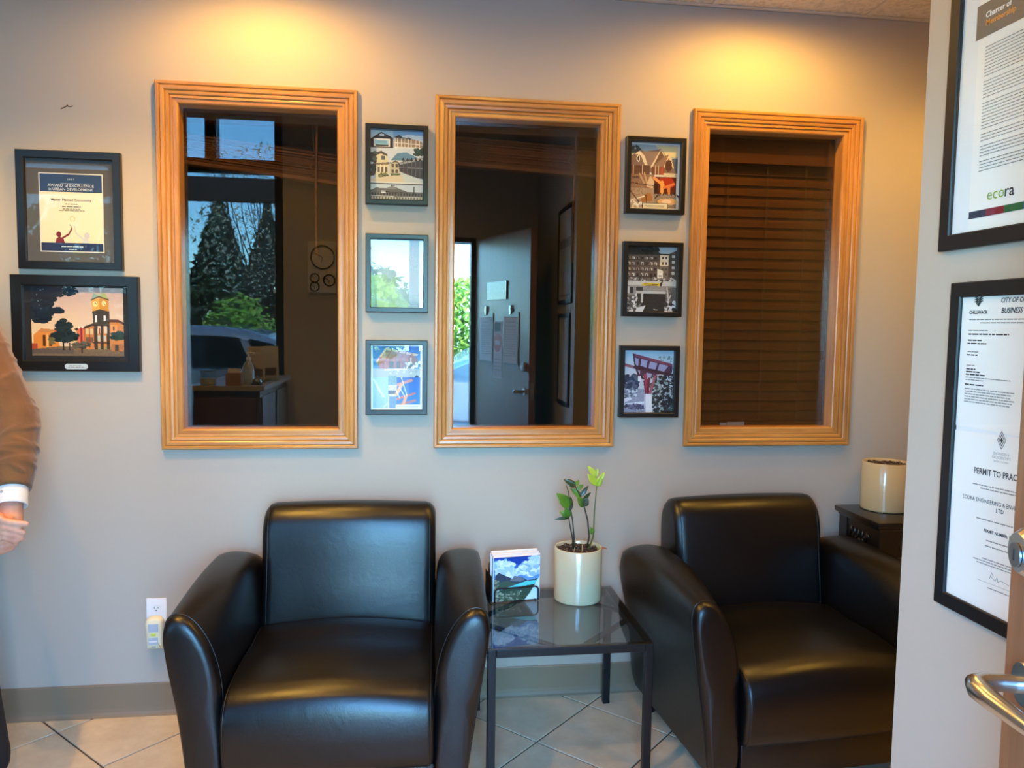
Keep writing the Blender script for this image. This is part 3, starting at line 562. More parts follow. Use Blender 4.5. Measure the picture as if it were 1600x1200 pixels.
c.line(.22,.125,.78,.128,.006,(150,170,196)); c.a[:2] = (214,214,206); c.a[-2:] = (214,214,206); c.a[:, :2] = (214,214,206); c.a[:, -2:] = (214,214,206)
X0, X1, Z0, Z1 = .0665, .2715, .059, .325
MB().box(X0, X1, -.0058, -.0052, Z0, Z1).build('certificate_edge', m_paper, e, fix=False)
picture(c, X0, X1, Z0, Z1, -.0062, e, 'certificate_print')
m_silver = mat('silver_ink', S(196,206,218), .5); m_brown = mat('brown_ink', S(92,78,66), .6)
xm = (X0+X1)/2; YT = -.0066
text('AWARD of EXCELLENCE', .0135, xm, .2795, m_silver, e, align='CENTER', y=YT, bold=.0002); text('in URBAN DEVELOPMENT', .0125, xm, .2668, m_silver, e, align='CENTER', y=YT, bold=.0002); text('2 0 0 7', .008, xm, .302, m_silver, e, align='CENTER', y=YT)
text('Master Planned Community', .0115, xm, .232, m_brown, e, align='CENTER', y=YT, bold=.0002)
fine_print([(xm-.02,xm+.02,.2205,.0022),(xm-.03,xm+.03,.2115,.003),(xm-.028,xm+.028,.2035,.0024),(xm-.04,xm+.042,.1985,.0024)], e, m_brown, y=YT, seed=4); fine_print([(xm-.035,xm+.035,.0765,.003),(xm-.012,xm+.014,.067,.003)], e, m_silver, y=YT, seed=5)
# --- clock tower picture with plaque
c = Canvas(170, 122, (222,190,160)); c.grad(0,0,1,.75,(206,166,150),(236,206,164)); c.grad(0,.35,.5,.8,(224,186,154),(240,206,150)); c.rect(0,.86,1,1,(120,98,74),6); c.rect(0,.9,.45,.97,(96,82,74),4)
c.poly([(.02,.84),(.02,.7),(.08,.62),(.26,.63),(.3,.86),(.02,.9)],(222,136,58)); c.poly([(.07,.66),(.1,.6),(.28,.62),(.26,.65)],(196,130,76)); c.rect(.12,.7,.15,.86,(80,48,30)); c.rect(.18,.7,.22,.86,(104,60,32)); c.rect(.16,.68,.175,.88,(240,180,110)); c.rect(.0,.82,.06,.9,(170,70,40)); c.rect(.25,.58,.33,.66,(206,80,50)); c.line(.26,.59,.35,.6,.012,(240,228,214))
c.poly([(.48,.9),(.48,.62),(.6,.56),(.72,.5),(.86,.5),(.98,.5),(1,.56),(1,.9)],(204,128,64)); c.poly([(.46,.6),(.58,.56),(.7,.5),(.72,.52),(.58,.6),(.48,.63)],(62,48,44)); c.poly([(.84,.46),(.94,.46),(1,.5),(1,.54),(.94,.5),(.84,.5)],(96,56,44))
for x in (.58,.63,.68): c.rect(x,.6,x+.035,.68,(216,186,130)); c.rect(x,.72,x+.035,.8,(120,84,60)); c.rect(x-.012,.58,x-.002,.88,(150,60,40))
c.rect(.5,.58,.56,.8,(222,110,80)); c.line(.535,.6,.535,.8,.02,(150,40,40)); c.ell(.51,.58,.013,.016,(246,226,200)); c.ell(.55,.575,.013,.016,(246,226,200)); c.rect(.86,.54,.93,.66,(232,150,70)); c.rect(.88,.56,.9,.62,(90,52,34)); c.rect(.72,.86,1,.9,(168,140,84),10); c.rect(.86,.82,1,.93,(176,112,64),8); c.rect(.9,.84,.94,.92,(70,60,44))
for x0 in (.675,.74,.81): c.rect(x0,.34,x0+.035,.9,(66,56,44))
c.poly([(.66,.34),(.745,.3),(.84,.335),(.84,.56),(.745,.55),(.67,.56)],(72,60,48)); c.rect(.69,.4,.712,.5,(240,232,222)); c.rect(.785,.4,.805,.48,(240,232,222)); c.rect(.72,.56,.75,.66,(222,196,160)); c.rect(.79,.56,.815,.66,(222,196,160)); c.line(.735,.6,.735,.66,.014,(176,40,30)); c.line(.66,.55,.84,.55,.012,(50,42,36)); c.line(.66,.8,.84,.8,.012,(50,42,36))
for x in (.71,.775): c.rect(x,.7,x+.03,.78,(206,186,160))
c.poly([(.652,.18),(.735,.13),(.842,.17),(.842,.345),(.745,.31),(.66,.345)],(214,140,52)); c.poly([(.652,.18),(.735,.135),(.745,.31),(.66,.345)],(236,166,74)); c.poly([(.65,.18),(.68,.07),(.735,.13)],(150,168,150)); c.poly([(.735,.13),(.8,.06),(.845,.17)],(176,180,110)); c.poly([(.68,.07),(.735,.13),(.8,.06),(.74,.1)],(160,176,140)); c.line(.652,.18,.735,.128,.012,(80,60,40)); c.line(.735,.128,.842,.172,.012,(80,60,40))
c.ell(.695,.235,.026,.04,(250,222,140)); c.ell(.79,.225,.024,.038,(250,222,140)); c.line(.695,.235,.695,.21,.008,(70,50,30)); c.line(.695,.235,.708,.235,.008,(70,50,30)); c.line(.79,.225,.79,.2,.008,(70,50,30)); c.line(.79,.225,.8,.24,.008,(70,50,30))
DG = [(28,42,44),(36,52,50),(22,34,36)]; c.tree(.35,.6,.075,.12,DG,80,.035); c.tree(.36,.72,.14,.07,DG,90,.035); c.rect(.33,.78,.345,.92,(40,34,30)); c.rect(.4,.8,.41,.92,(50,40,34)); c.tree(.94,.7,.08,.05,[(40,58,40),(52,70,46)],50,.03); c.tree(.53,.84,.09,.05,[(96,90,70),(70,64,56)],40,.025); c.tree(.22,.78,.03,.05,[(110,100,60)],14,.02); c.rect(.53,.86,.545,.96,(60,48,40))
c.tree(.09,.12,.17,.2,[(26,38,48),(32,46,56),(22,32,42)],240,.05); c.tree(.1,.36,.1,.16,[(26,38,48),(32,46,56),(22,32,42)],110,.045); c.tree(.3,.06,.16,.07,[(28,40,50)],80,.03); c.tree(.27,.34,.08,.04,[(28,40,50)],26,.03); c.tree(.44,.05,.07,.05,[(30,44,54)],34,.022); c.specks(.02,.02,.2,.4,[(120,130,136)],8,.008)
e = framed('clock_tower_picture', -1.347, 1.247, .411, .328, .035, .026, 'black framed sunset photo of a clock tower with a small silver plaque below', None, None, matcol=mat('black_mat', S(26,26,28), .8))
picture(c, .056, .355, .052, .288, -.0062, e)
pl = MB(); pts = []
for sx, sz in ((1,1),(-1,1),(-1,-1),(1,-1)):
    seq = [(.037,.005),(.034,.0065),(.031,.0095)]
    if sx*sz < 0: seq = seq[::-1]
    pts += [(.2055+sx*a, .0165+sz*d) for a, d in seq]
pl.prism(pts, -.0282, -.0262); pq = pl.build('plaque', mat('plaque_silver', S(206,220,222), .35, metal=.3), e)
fine_print([(.183,.222,.0185,.0022),(.180,.229,.0125,.0028)], pq, m_grey_ink, name='engraving', y=-.0285, seed=9)
# ================================================================== CERTIFICATES ON THE PARTITION (built facing -y, turned to face the room)
TU = -PI/2
m_taupe = mat('taupe_ink', S(120,108,96), .6); m_orange = mat('orange_ink', S(224,150,60), .6); m_green = mat('green_ink', S(138,172,44), .6)
m_navy = mat('navy_ink', S(34,40,66), .6); m_maroon = mat('maroon_ink', S(128,26,44), .6); m_dgreen = mat('dark_green_ink', S(34,98,58), .6); m_blue = mat('blue_ink', S(40,84,150), .6)
m_whitemat = mat('white_mat', S(226,228,228), .8)
def rect(name, x0, x1, z0, z1, y, material, parent): return MB().add([(x0,y,z0),(x1,y,z0),(x1,y,z1),(x0,y,z1)], [(0,1,2,3)]).build(name, material, parent, fix=False)
UF = framed('charter_frame', 0, 0, .44, .60, .027, .012, 'large black framed membership charter at the top of the partition wall', None, None, matcol=m_whitemat, cat='framed certificate', loc=(XP, -1.5695, 1.566), parent_rot=TU, rec=.003)
MB().box(.054, .386, -.0062, -.0052, .024, .565).build('charter_sheet', m_paper, UF, fix=False)
for o_ in list(UF.children):
    if o_.name.split('.')[0] in ('frame_side', 'backing', 'glazing'): o_.location.x = -.0135
rect('header_band', .048, .386, .346, .402, -.0066, m_taupe, UF); YC = -.0069
text('Charter of', .0128, .0685, .3765, m_white, UF, y=YC, bold=.0003); text('Membership', .0130, .0695, .3635, m_orange, UF, y=YC, bold=.0003)
rows = []; z = .327
for para in (10, 6, 9, 3, 4, 4):
    for k in range(para):
        rows.append((.0725, .072+.26*(random.uniform(.55,.8) if k == para-1 else random.uniform(.94,1)), z, .0016)); z -= .0052
    z -= .004
fine_print([r for r in rows if r[2] > .1], UF, m_grey_ink, y=YC, seed=2)
t1_ = text('eco', .0265, .0945, .0745, m_green, UF, 'emblem', y=YC); text('ra', .0265, .0945+.0375, .0745, m_ink, UF, 'emblem', y=YC, bold=.0002)
for i, mm in enumerate((m_navy, m_maroon, m_dgreen, m_blue, m_orange, m_taupe, m_navy, m_maroon)): rect('colour_bar', .055+i*.0395, .055+i*.0395+.0395, .0485, .0605, YC, mm, UF)
LF = framed('licence_frame', 0, 0, .36, .571, .026, .012, 'large black framed business licence and permit low on the partition wall', None, None, matcol=m_whitemat, cat='framed certificate', loc=(XP, -1.609, .939), parent_rot=TU, rec=.003)
for o_ in list(LF.children):
    if o_.name.split('.')[0] in ('frame_side', 'backing', 'glazing'): o_.location.x = -.0135; o_.location.z = -.002
lic = MB().box(.006, .34, -.0062, -.0052, .322, .556).build('licence_sheet', m_paper, LF, fix=False); YL = -.0066
text('CITY OF CHILLIWACK', .0112, .0990, .5318, m_ink, lic, y=YL, shear=.25, bold=.0002, sx=.86); text('BUSINESS LICENCE', .0122, .1015, .5150, m_ink, lic, y=YL, shear=.25, bold=.0003, sx=.86); text('CHILLIWACK', .0078, .0300, .5145, m_ink, lic, y=YL, bold=.0003, sx=.9)
lg = MB()
for k, (a, q) in enumerate(((0,.0055),(-.006,.004),(.006,.004),(-.003,.0035),(.003,.0035))):
    for j in range(3): lg.add([(.0507+a-q*.9, YL, .5365-j*.0035+abs(a)*.6), (.0507+a+q*.9, YL, .5385-j*.0035+abs(a)*.6), (.0507+a+q*.9, YL, .5405-j*.0035+abs(a)*.6), (.0507+a-q*.9, YL, .5385-j*.0035+abs(a)*.6)], [(0,1,2,3)])
lg.add([(.0465,YL,.5305),(.0507,YL,.5262),(.055,YL,.5305),(.0507,YL,.5328)], [(0,1,2,3)]); lg.build('emblem', m_ink, lic, fix=False)
fine_print([(.031,.30,.5040,0.0018),(.056,.27,.4985,0.0018),(.0306,.075,.4857,0.0018),(.031,.056,.4496,.0016),(.0305,.05,.4265,.0016),(.0295,.13,.4060,.0016),(.0298,.072,.4020,.0016),(.16,.18,.462,.0016),(.158,.19,.425,.0016)]+[(.0295,.1395-.004*(k % 3),.3867-k*.0044,0.0018) for k in range(6)], lic, m_grey_ink, y=YL, seed=3)
fine_print([(.031,.121,.4792,0.0022),(.0304,.064,.4690,0.0022),(.0298,.076,.4635,0.0022),(.03,.055,.4440,0.0022),(.0305,.052,.4200,0.0022),(.0303,.062,.4155,0.0022),(.0297,.074,.4108,0.0022),(.029,.072,.3938,0.0022),(.1565,.20,.456,0.0021)]+[(.156,.20,.418-k*.0055,0.0021) for k in range(5)], lic, m_ink, y=YL, seed=8)
ps = empty('permit_sheet', (.120, 0, .17)); ps.parent = LF; ps.rotation_euler = (0, math.radians(-2.6), 0)
MB().box(-.117, .117, -.0066, -.0058, -.155, .148).build('sheet', m_paper, ps, fix=False); YP_ = -.0070
d = MB(); 
for q0, q1 in ((1, .86), (.66, .5), (.34, .0)):
    o4 = [(0,.0155*q0),(.0095*q0,0),(0,-.0155*q0),(-.0095*q0,0)]; i4 = [(0,.0155*q1),(.0095*q1,0),(0,-.0155*q1),(-.0095*q1,0)]
    d.add([(x+.006, YP_, z+.1445-.0) for x, z in o4+i4], [(k,(k+1) % 4,4+(k+1) % 4,4+k) for k in range(4)])
d.xf(Matrix.Translation((0,0,-.004))).build('emblem', m_ink, ps, fix=False)
text('ENGINEERS &\nGEOSCIENTISTS', .0062, .006, .1160, m_grey_ink, ps, align='CENTER', y=YP_, sx=.9); text('BRITISH COLUMBIA', .0036, .006, .1040, m_grey_ink, ps, align='CENTER', y=YP_)
text('PERMIT TO PRACTICE', .0145, .006, .0795, m_ink, ps, align='CENTER', y=YP_, bold=.0003, sx=.84)
text('ECORA ENGINEERING & ENVIRONMENTAL', .0095, .006, .0330, m_ink, ps, align='CENTER', y=YP_, sx=.92); text('LTD', .0095, .006, .0220, m_ink, ps, align='CENTER', y=YP_)
text('PERMIT NUMBER: 1001', .0068, .006, -.0145, m_ink, ps, align='CENTER', y=YP_, bold=.0002)
fine_print([(-.055,.068,.0605,0.0019),(-.038,.05,.0555,0.0019),(-.045,.057,.0045,0.0019),(-.022,.034,-.0290,0.0021),(-.024,.036,-.0380,0.0021),(-.03,.042,-.0600,0.0018),(-.05,.062,-.0645,0.0018),(-.042,.054,-.0690,0.0018),(-.016,.03,-.1060,0.0019)], ps, m_grey_ink, y=YP_, seed=6)
sg = MB(); sg.tube([(-.012,YP_,-.089),(-.008,YP_,-.078),(-.004,YP_,-.083),(-.009,YP_,-.085),(0,YP_,-.090),(.004,YP_,-.083),(.006,YP_,-.09),(.012,YP_,-.086),(.03,YP_,-.089)], .0004, 4); sg.add([(-.04,YP_,-.0975),(.052,YP_,-.0975),(.052,YP_,-.0969),(-.04,YP_,-.0969)], [(0,1,2,3)]); sg.build('signature', m_grey_ink, ps)

# ================================================================== ARMCHAIRS
def smooth_loop(pts, n):
    """resample a closed polyline with Catmull-Rom"""
    out = []; k = len(pts)
    for i in range(k):
        p0, p1, p2, p3 = (Vector(pts[(i+j-1) % k]).to_3d() for j in range(4))
        for s in range(n):
            t = s/n; out.append(.5*((2*p1)+(p2-p0)*t+(2*p0-5*p1+4*p2-p3)*t*t+(3*p1-p0-3*p2+p3)*t*t*t))
    return out
def puff(b, prof, axis, a0, a1, r, steps=6, crown=None, n=3):
    """closed profile swept along an axis with rounded-over ends; crown(u,v,t)->(du,dv) bulges it"""
    pr = [(q.x, q.y) for q in smooth_loop([(p[0], p[1]) for p in prof], n)]; cu = sum(p[0] for p in pr)/len(pr); cv_ = sum(p[1] for p in pr)/len(pr)
    st = []
    for i in range(steps+1): a = PI/2*i/steps; st.append((a0+r*(1-math.sin(a)), r*(1-math.cos(a))))
    st = st[::-1]
    st = [(a0+r*(1-math.cos(PI/2*i/steps)), r*(1-math.sin(PI/2*i/steps))) for i in range(steps+1)]
    mid = [(a0+r+(a1-a0-2*r)*i/10, 0) for i in range(1, 10)]
    allst = st+mid+[(a1-(p-a0), d) for p, d in st[::-1]]
    loops = []
    for p, d in allst:
        t = (p-a0)/(a1-a0); l = []
        for u, v in pr:
            L = math.hypot(u-cu, v-cv_); k = max(.02, 1-d/L) if L > 1e-6 else 1
            uu, vv = cu+(u-cu)*k, cv_+(v-cv_)*k
            if crown: du, dv = crown(uu, vv, t); uu += du; vv += dv
            l.append(Vector((p, uu, vv)) if axis == 'x' else Vector((uu, p, vv)))
        loops.append(l)
    b.loft(loops); return loops
def armchair(label, loc, rz):
    e = empty('armchair', loc, rz, label, 'armchair', 'black leather armchairs against the window wall')
    # backrest: side profile (y, z)
    bp = [(-.235,.30),(-.225,.45),(-.205,.60),(-.190,.70),(-.170,.765),(-.130,.800),(-.080,.798),(-.045,.770),(-.030,.68),(-.024,.50),(-.022,.30),(-.03,.24),(-.22,.24)]
    crown = lambda u, v, t: ((-.018*math.sin(PI*t)*max(0, min(1, (v-.3)/.2))*(1 if u < -.12 else .1)), .008*math.sin(PI*t) if v > .74 else 0)
    b = MB(); L = puff(b, bp, 'x', -.291, .291, .04, crown=crown); bk = b.build('backrest', m_leather, e, smooth=True)
    for lp in (L[4], L[-5]): pb = MB(); pb.tube(lp+[lp[0]], .0017, 6, cap=False); pb.build('piping', m_leather, bk, smooth=True)
    # seat cushion
    sp = [(-.700,.185),(-.717,.25),(-.720,.31),(-.708,.358),(-.674,.392),(-.62,.408),(-.50,.416),(-.38,.412),(-.20,.400),(-.19,.17),(-.40,.165),(-.62,.165)]
    crown = lambda u, v, t: (-.010*math.sin(PI*t) if u < -.68 else 0, .026*math.sin(PI*t)*min(1, max(0, (v-.30)/.08)))
    b = MB(); L = puff(b, sp, 'x', -.290, .290, .018, crown=crown); st = b.build('seat', m_leather, e, smooth=True)
    for lp in (L[4], L[-5]): pb = MB(); pb.tube(lp+[lp[0]], .0017, 6, cap=False); pb.build('piping', m_leather, st, smooth=True)
    # arms
    for s in (-1, 1):
        secF = [(.444,.535),(.446,.578),(.437,.609),(.412,.622),(.380,.612),(.348,.577),(.321,.525),(.301,.455),(.292,.360),(.289,.18),(.300,.085),(.370,.085),(.380,.095),(.402,.25),(.428,.42)]
        secB = [(.445,.580),(.445,.622),(.434,.643),(.398,.652),(.352,.649),(.317,.634),(.299,.598),(.293,.525),(.290,.400),(.289,.18),(.300,.085),(.370,.085),(.380,.095),(.402,.25),(.428,.42)]
        def arm_loop(y, lift=0, ins=0):
            t_ = math.sin(PI/2*min(1, max(0, (y+.66)/.40)))
            sec = [(f0[0]*(1-t_)+b0[0]*t_, f0[1]*(1-t_)+b0[1]*t_) for f0, b0 in zip(secF, secB)]
            pr = [(q.x, q.y) for q in smooth_loop(sec, 3)]; cx = sum(p[0] for p in pr)/len(pr); cz = .35; l = []
            for x, z in pr:
                k = 1
                if ins: L_ = math.hypot(x-cx, z-cz); k = max(.05, 1-ins/L_)
                zz = cz+(z-cz)*k; zz += lift*max(0, (zz-.3)/.32); l.append(Vector((s*(cx+(x-cx)*k), y, zz)))
            return l
        lift = lambda y: -.075*max(0, (y+.20)/.20)**2
        ys_ = [-.012+(-.655+.012)*i/16 for i in range(17)]
        b = MB(); b.loft([arm_loop(ys_[0], lift(ys_[0]), .03)]+[arm_loop(y, lift(y)) for y in ys_[1:]]); arm = b.build('arm', m_leather, e, smooth=True, auto=50)
        lo = [(-.650, .0005), (-.660, 0), (-.672, .004), (-.681, .012), (-.687, .028), (-.689, .05)]
        b = MB(); b.loft([arm_loop(y, 0, i) for y, i in lo]); b.build('arm_front_panel', m_leather, arm, smooth=True)
        lp = arm_loop(-.656, 0); pb = MB(); pb.tube(lp+[lp[0]], .0022, 6, cap=False); pb.build('piping', m_leather, arm, smooth=True)
    b = MB(); b.box(-.36, .36, -.10, -.018, .085, .50, bev=.015); b.build('back_shell', m_leather, e, smooth=True, auto=40)
    b = MB(); b.box(-.292, .292, -.690, -.05, .075, .185, bev=.006); b.build('base_rail', m_leather, e, smooth=True, auto=40)
    for sx in (-1, 1):
        for y in (-.62, -.10): MB().lathe([(.018,0),(.019,.003),(.026,.075),(.026,.09)], (sx*.335, y, 0), 16).build('foot', m_black, e, smooth=True, auto=40)
    return e
armchair('black leather club armchair under the left window, daylight sheen on its front', (-.198, -.045, 0), math.radians(-2.0))
armchair('black leather club armchair partly hidden by the partition, beside the carved black table', (1.217, -.036, 0), math.radians(4.5))

# ================================================================== GLASS SIDE TABLE AND WHAT STANDS ON IT
tx0, tx1, ty0, ty1, tz = .234, .753, -.598, -.072, .45
e = empty('side_table', ((tx0+tx1)/2, (ty0+ty1)/2, 0), 0, 'square smoked-glass side table with thin black metal legs between the armchairs', 'side table')
hw, hd = (tx1-tx0)/2, (ty1-ty0)/2
for sx in (-1, 1):
    for sy in (-1, 1):
        x, y = sx*(hw-.013), sy*(hd-.013); MB().box(x-.0125, x+.0125, y-.0125, y+.0125, 0, tz-.0055, bev=.002).build('leg', m_metal_blk, e, fix=False)
for s in (-1, 1):
    MB().box(-hw+.026, hw-.026, s*(hd-.013)-.0125, s*(hd-.013)+.0125, tz-.031, tz-.0055, bev=.002).build('rail', m_metal_blk, e, fix=False)
    MB().box(s*(hw-.013)-.0125, s*(hw-.013)+.0125, -hd+.026, hd-.026, tz-.031, tz-.0055, bev=.002).build('rail', m_metal_blk, e, fix=False)
for sx in (-1, 1):
    for sy in (-1, 1):
        a = Vector((sx*(hw-.02), sy*(hd-.225), tz-.012)); c_ = Vector((sx*(hw-.225), sy*(hd-.02), tz-.012)); n_ = (c_-a).normalized().cross(Vector((0,0,1)))*.011
        MB().loft([[a+n_, a-n_, a-n_-Vector((0,0,.006)), a+n_-Vector((0,0,.006))], [c_+n_, c_-n_, c_-n_-Vector((0,0,.006)), c_+n_-Vector((0,0,.006))]]).build('corner_brace', m_metal_blk, e)
MB().box(-hw+.001, hw-.001, -hd+.001, hd-.001, tz-.005, tz, bev=.001).build('glass_top', glassy('smoked_glass', (.62,.64,.66), 1.9), e, fix=False)

# potted plant
m_pearl = mat('pearl_glaze', S(196,188,158), .15, spec=.6, coat=.5, coat_rough=.04, var=(7, S(184,196,166), .38, .62)); m_cream = mat('cream_glaze', S(200,178,134), .2, spec=.5, coat=.6, coat_rough=.05)
m_soil = mat('potting_soil', S(44,34,28), .95, bump=(90,1,.01), var=(120, S(130,110,92), .58, .66))
m_leaf = mat('glossy_leaf', S(96,138,40), .3, spec=.5, var=(25, S(58,92,30), .4, .7)); m_leafy = mat('young_leaf', S(164,192,56), .32, spec=.5); m_leafd = mat('dark_leaf', S(44,62,34), .3, spec=.6)
m_stem = mat('plant_stem', S(78,96,50), .45); m_stemd = mat('dark_stem', S(46,52,40), .45)
def pot(e, material, r=.0855, h=.19):
    MB().lathe([(.0005,.0),(r-.006,0),(r-.001,.003),(r,.008),(r,h-.003),(r-.002,h),(r-.006,h),(r-.008,h-.003),(r-.008,h-.03),(.0005,h-.03)], (0,0,0), 64).build('pot', material, e, smooth=True, auto=50)
    rnd = random.Random(3); b = MB(); nn = 40
    prof = [(.0005+(r-.0085)*i/10, h-.014+(.006 if i < 8 else .002)*rnd.uniform(.6,1.2)) for i in range(11)]; b.lathe([(q[0], q[1]) for q in prof], (0,0,0), nn, cap=False)
    for i in range(len(b.v)): v = b.v[i]; b.v[i] = (v[0], v[1], v[2]+rnd.uniform(-.003,.004))
    b.build('soil', m_soil, e)
    for k in range(46):
        a, q = rnd.uniform(0, 2*PI), (r-.014)*math.sqrt(rnd.random()); b2 = MB(); s_ = rnd.uniform(.003,.006); b2.sphere((q*math.cos(a), q*math.sin(a), h-.009+rnd.uniform(0,.004)), s_, 4, (1.2,.8,.6)); 
        if k == 0: acc = b2
        else: acc.add(b2.v, b2.f)
    o = acc.build('bark_chips', mat('bark_chip', S(62,46,36), .9, var=(60, S(150,130,112), .5, .62)), e); o['kind'] = 'stuff'
def leaf(base, d, upv, L, w, fold=.25, curl=.15):
    d = Vector(d).normalized(); s = d.cross(Vector(upv)).normalized(); n = s.cross(d).normalized(); b = MB(); loops = []
    for i in range(9):
        t = i/8; ww = w*math.sin(PI*min(1, t**.75))**.8*(1 if i not in (0, 8) else .05)+.0004; c_ = Vector(base)+d*(L*t)-n*(curl*L*t*t)
        loops.append([c_-s*ww+n*ww*fold, c_-s*ww*.5+n*ww*fold*.35, c_, c_+s*ww*.5+n*ww*fold*.35, c_+s*ww+n*ww*fold])
    b.loft(loops, cap=False, closed=False); return b
pc = (.597, -.195, tz)
e = empty('potted_plant', pc, 0, 'slender green houseplant in a pearly cream pot on the glass side table', 'potted plant')
pot(e, m_pearl)
def P(px, pz, y=0): return ((px-908)*.00228, y, .19+(858-pz)*.00222)     # photo offsets from the pot rim centre, in metres
def stemleaf(pts, mats, leaves, r0=.0035):
    s = MB().tube(pts, [r0*(1-.5*i/(len(pts)-1)) for i in range(len(pts))], 8).build('stem', mats, e, smooth=True)
    for base, tip, w, mm, upv in leaves:
        bv, tv = Vector(base), Vector(tip); o = leaf(bv, tv-bv, upv, (tv-bv).length, w*1.25).build('leaf', mm, s, smooth=True, fix=False)
        o.modifiers.new('thickness', 'SOLIDIFY').thickness = .0006
F_ = (0,-1,.4)
stemleaf([(-.018,0,.165), P(901,845,.0), P(898,815,.0), P(894,792,.005)], m_stemd, [(P(894,794,.005),P(873,770,-.01),.016,m_leaf,F_),(P(893,790,.005),P(891,756,.0),.008,m_leafd,(1,-.3,0)),(P(894,800,.005),P(897,778,.02),.007,m_leafd,F_)])
stemleaf([(-.018,.01,.165), P(900,848,.012), P(896,828,.015), P(893,812,.015)], m_stemd, [(P(893,812,.014),P(887,796,.0),.013,m_leaf,F_),(P(893,812,.014),P(871,813,.005),.005,m_leafd,F_),(P(893,814,.014),P(880,801,.02),.009,m_leaf,F_),(P(894,810,.014),P(894,793,.02),.007,m_leaf,(1,-.3,0))])
stemleaf([(.028,0,.165), P(925,842,.0), P(922,815,.0), P(916,793,.0), P(909,775,.0), P(899,756,.0)], m_stemd, [(P(916,793,0),P(905,776,-.012),.011,m_leaf,F_),(P(915,792,0),P(920,778,-.012),.010,m_leafd,F_),(P(913,784,0),P(927,770,.005),.005,m_leafd,F_),(P(911,778,0),P(895,763,.0),.009,m_leaf,F_),(P(910,776,0),P(922,759,.0),.006,m_leafd,F_),(P(904,765,0),P(914,757,.0),.006,m_leaf,F_),(P(902,760,0),P(884,748,.0),.010,m_leafd,F_),(P(901,758,0),P(908,750,.005),.006,m_leaf,F_)])
stemleaf([(.032,-.005,.165), P(931,842,-.005), P(932,800,-.005), P(935,760,-.004)], m_stem, [(P(935,758,-.004),P(921,740,-.012),.010,m_leafy,F_),(P(935,757,-.004),P(947,737,-.008),.008,m_leafy,F_),(P(935,760,-.004),P(941,744,-.02),.008,m_leafy,F_),(P(934,745,-.004),P(921,726,-.004),.008,m_leafy,F_),(P(934,744,-.004),P(936,731,-.004),.005,m_leafy,F_),(P(930,838,-.005),P(927,826,-.012),.007,m_leaf,F_)])
for px, h_ in ((899,.03),(911,.04),(937,.045),(940,.035)): MB().tube([((px-908)*.0022,-.03,.165),((px-908)*.0022,-.032,.165+h_)], .0012, 6).build('dry_stalk', mat('straw', S(176,170,110), .7), e)
b = leaf((.072,-.02,.188),(.5,-.3,.1),(0,0,1),.03,.008).build('dry_leaf', mat('dry_leaf', S(140,84,56), .7), e, smooth=True, fix=False); b.modifiers.new('thickness','SOLIDIFY').thickness = .0006

# brochures in a wire holder
rz = math.radians(8)
c = Canvas(100, 100, (20,70,170)); c.grad(0,0,1,.62,(20,64,160),(110,170,222),5)
c.tree(.22,.2,.2,.12,[(206,228,244),(150,196,232),(230,240,250)],90,.06); c.tree(.34,.36,.26,.08,[(226,238,248),(170,206,236),(196,220,240)],90,.06); c.tree(.78,.3,.22,.16,[(190,218,242),(150,190,228),(226,238,248),(110,164,216)],120,.06); c.tree(.9,.1,.12,.1,[(180,212,240),(214,232,246)],50,.05); c.rect(.3,.0,.74,.09,(16,58,150)); c.poly([(.3,.06),(.7,.02),(.56,.2)],(18,62,156))
c.poly([(.06,.4),(.12,.34),(.3,.44),(.42,.5),(.55,.46),(.62,.48),(.74,.56),(1,.52),(1,.62),(.0,.72)],(52,66,84)); c.poly([(.36,.54),(.46,.44),(.58,.46),(.68,.54),(.6,.58),(.44,.56)],(110,118,130)); c.poly([(.0,.58),(.3,.54),(.52,.62),(.2,.76),(0,.78)],(64,88,72)); c.poly([(.14,.74),(.7,.58),(1,.56),(1,.64),(.86,.66),(.14,.78)],(92,214,220)); c.poly([(0,.76),(.5,.7),(.86,.66),(1,.62),(1,1),(0,1)],(52,76,58),8); c.specks(0,.5,.12,1,[(170,176,150),(120,130,110),(84,96,80)],60,.03); c.specks(.14,.8,.6,1,[(150,160,140),(96,112,92),(70,86,70)],60,.03)
c.poly([(1,.48),(1,1),(.68,1),(.8,.84)],(206,232,240)); c.a[:, :2] = (196,222,240)
bx, by = .370, -.185
m_page = mat('brochure_pages', S(236,236,238), .7)
for k in range(6):
    yy = -.022+k*.0115; sh = [.0,.004,-.003,.006,.002,.008][k]; hh = [.162,.165,.160,.166,.164,.168][k]
    e = empty('brochure', (bx+sh*math.cos(rz)-yy*math.sin(rz), by+sh*math.sin(rz)+yy*math.cos(rz), tz+.0005), rz, ['front brochure in the wire holder, its lake and mountain cover facing out', 'white-edged brochure second from the front in the wire holder', 'white-edged brochure third from the front in the wire holder', 'white-edged brochure third from the back in the wire holder', 'white-edged brochure second from the back in the wire holder', 'rearmost and tallest white-edged brochure in the wire holder'][k], 'brochure', 'brochures in the wire holder')
    MB().box(-.086, .086, 0, .009, .004, hh, bev=.0012).build('pages', m_page, e, fix=False)
    if k == 0: picture(c, -.086, .086, .004, hh, -.0006, e, 'cover_print')
    else: MB().box(-.0865, .0865, -.0005, .0002, .0035, hh+.0004).build('cover', m_page, e, fix=False)
    sp_ = Canvas(6, 60); sp_.grad(0,0,1,.3,(90,150,214),(190,214,234),14); sp_.rect(0,.3,1,.55,(70,88,104),10); sp_.rect(0,.55,1,1,(120,132,112),22)
    o = picture(sp_, -.0, .0095, .004, hh, 0, e, 'spine_print'); o.rotation_euler = (0,0,-PI/2); o.location = (-.0868, .0095, 0)
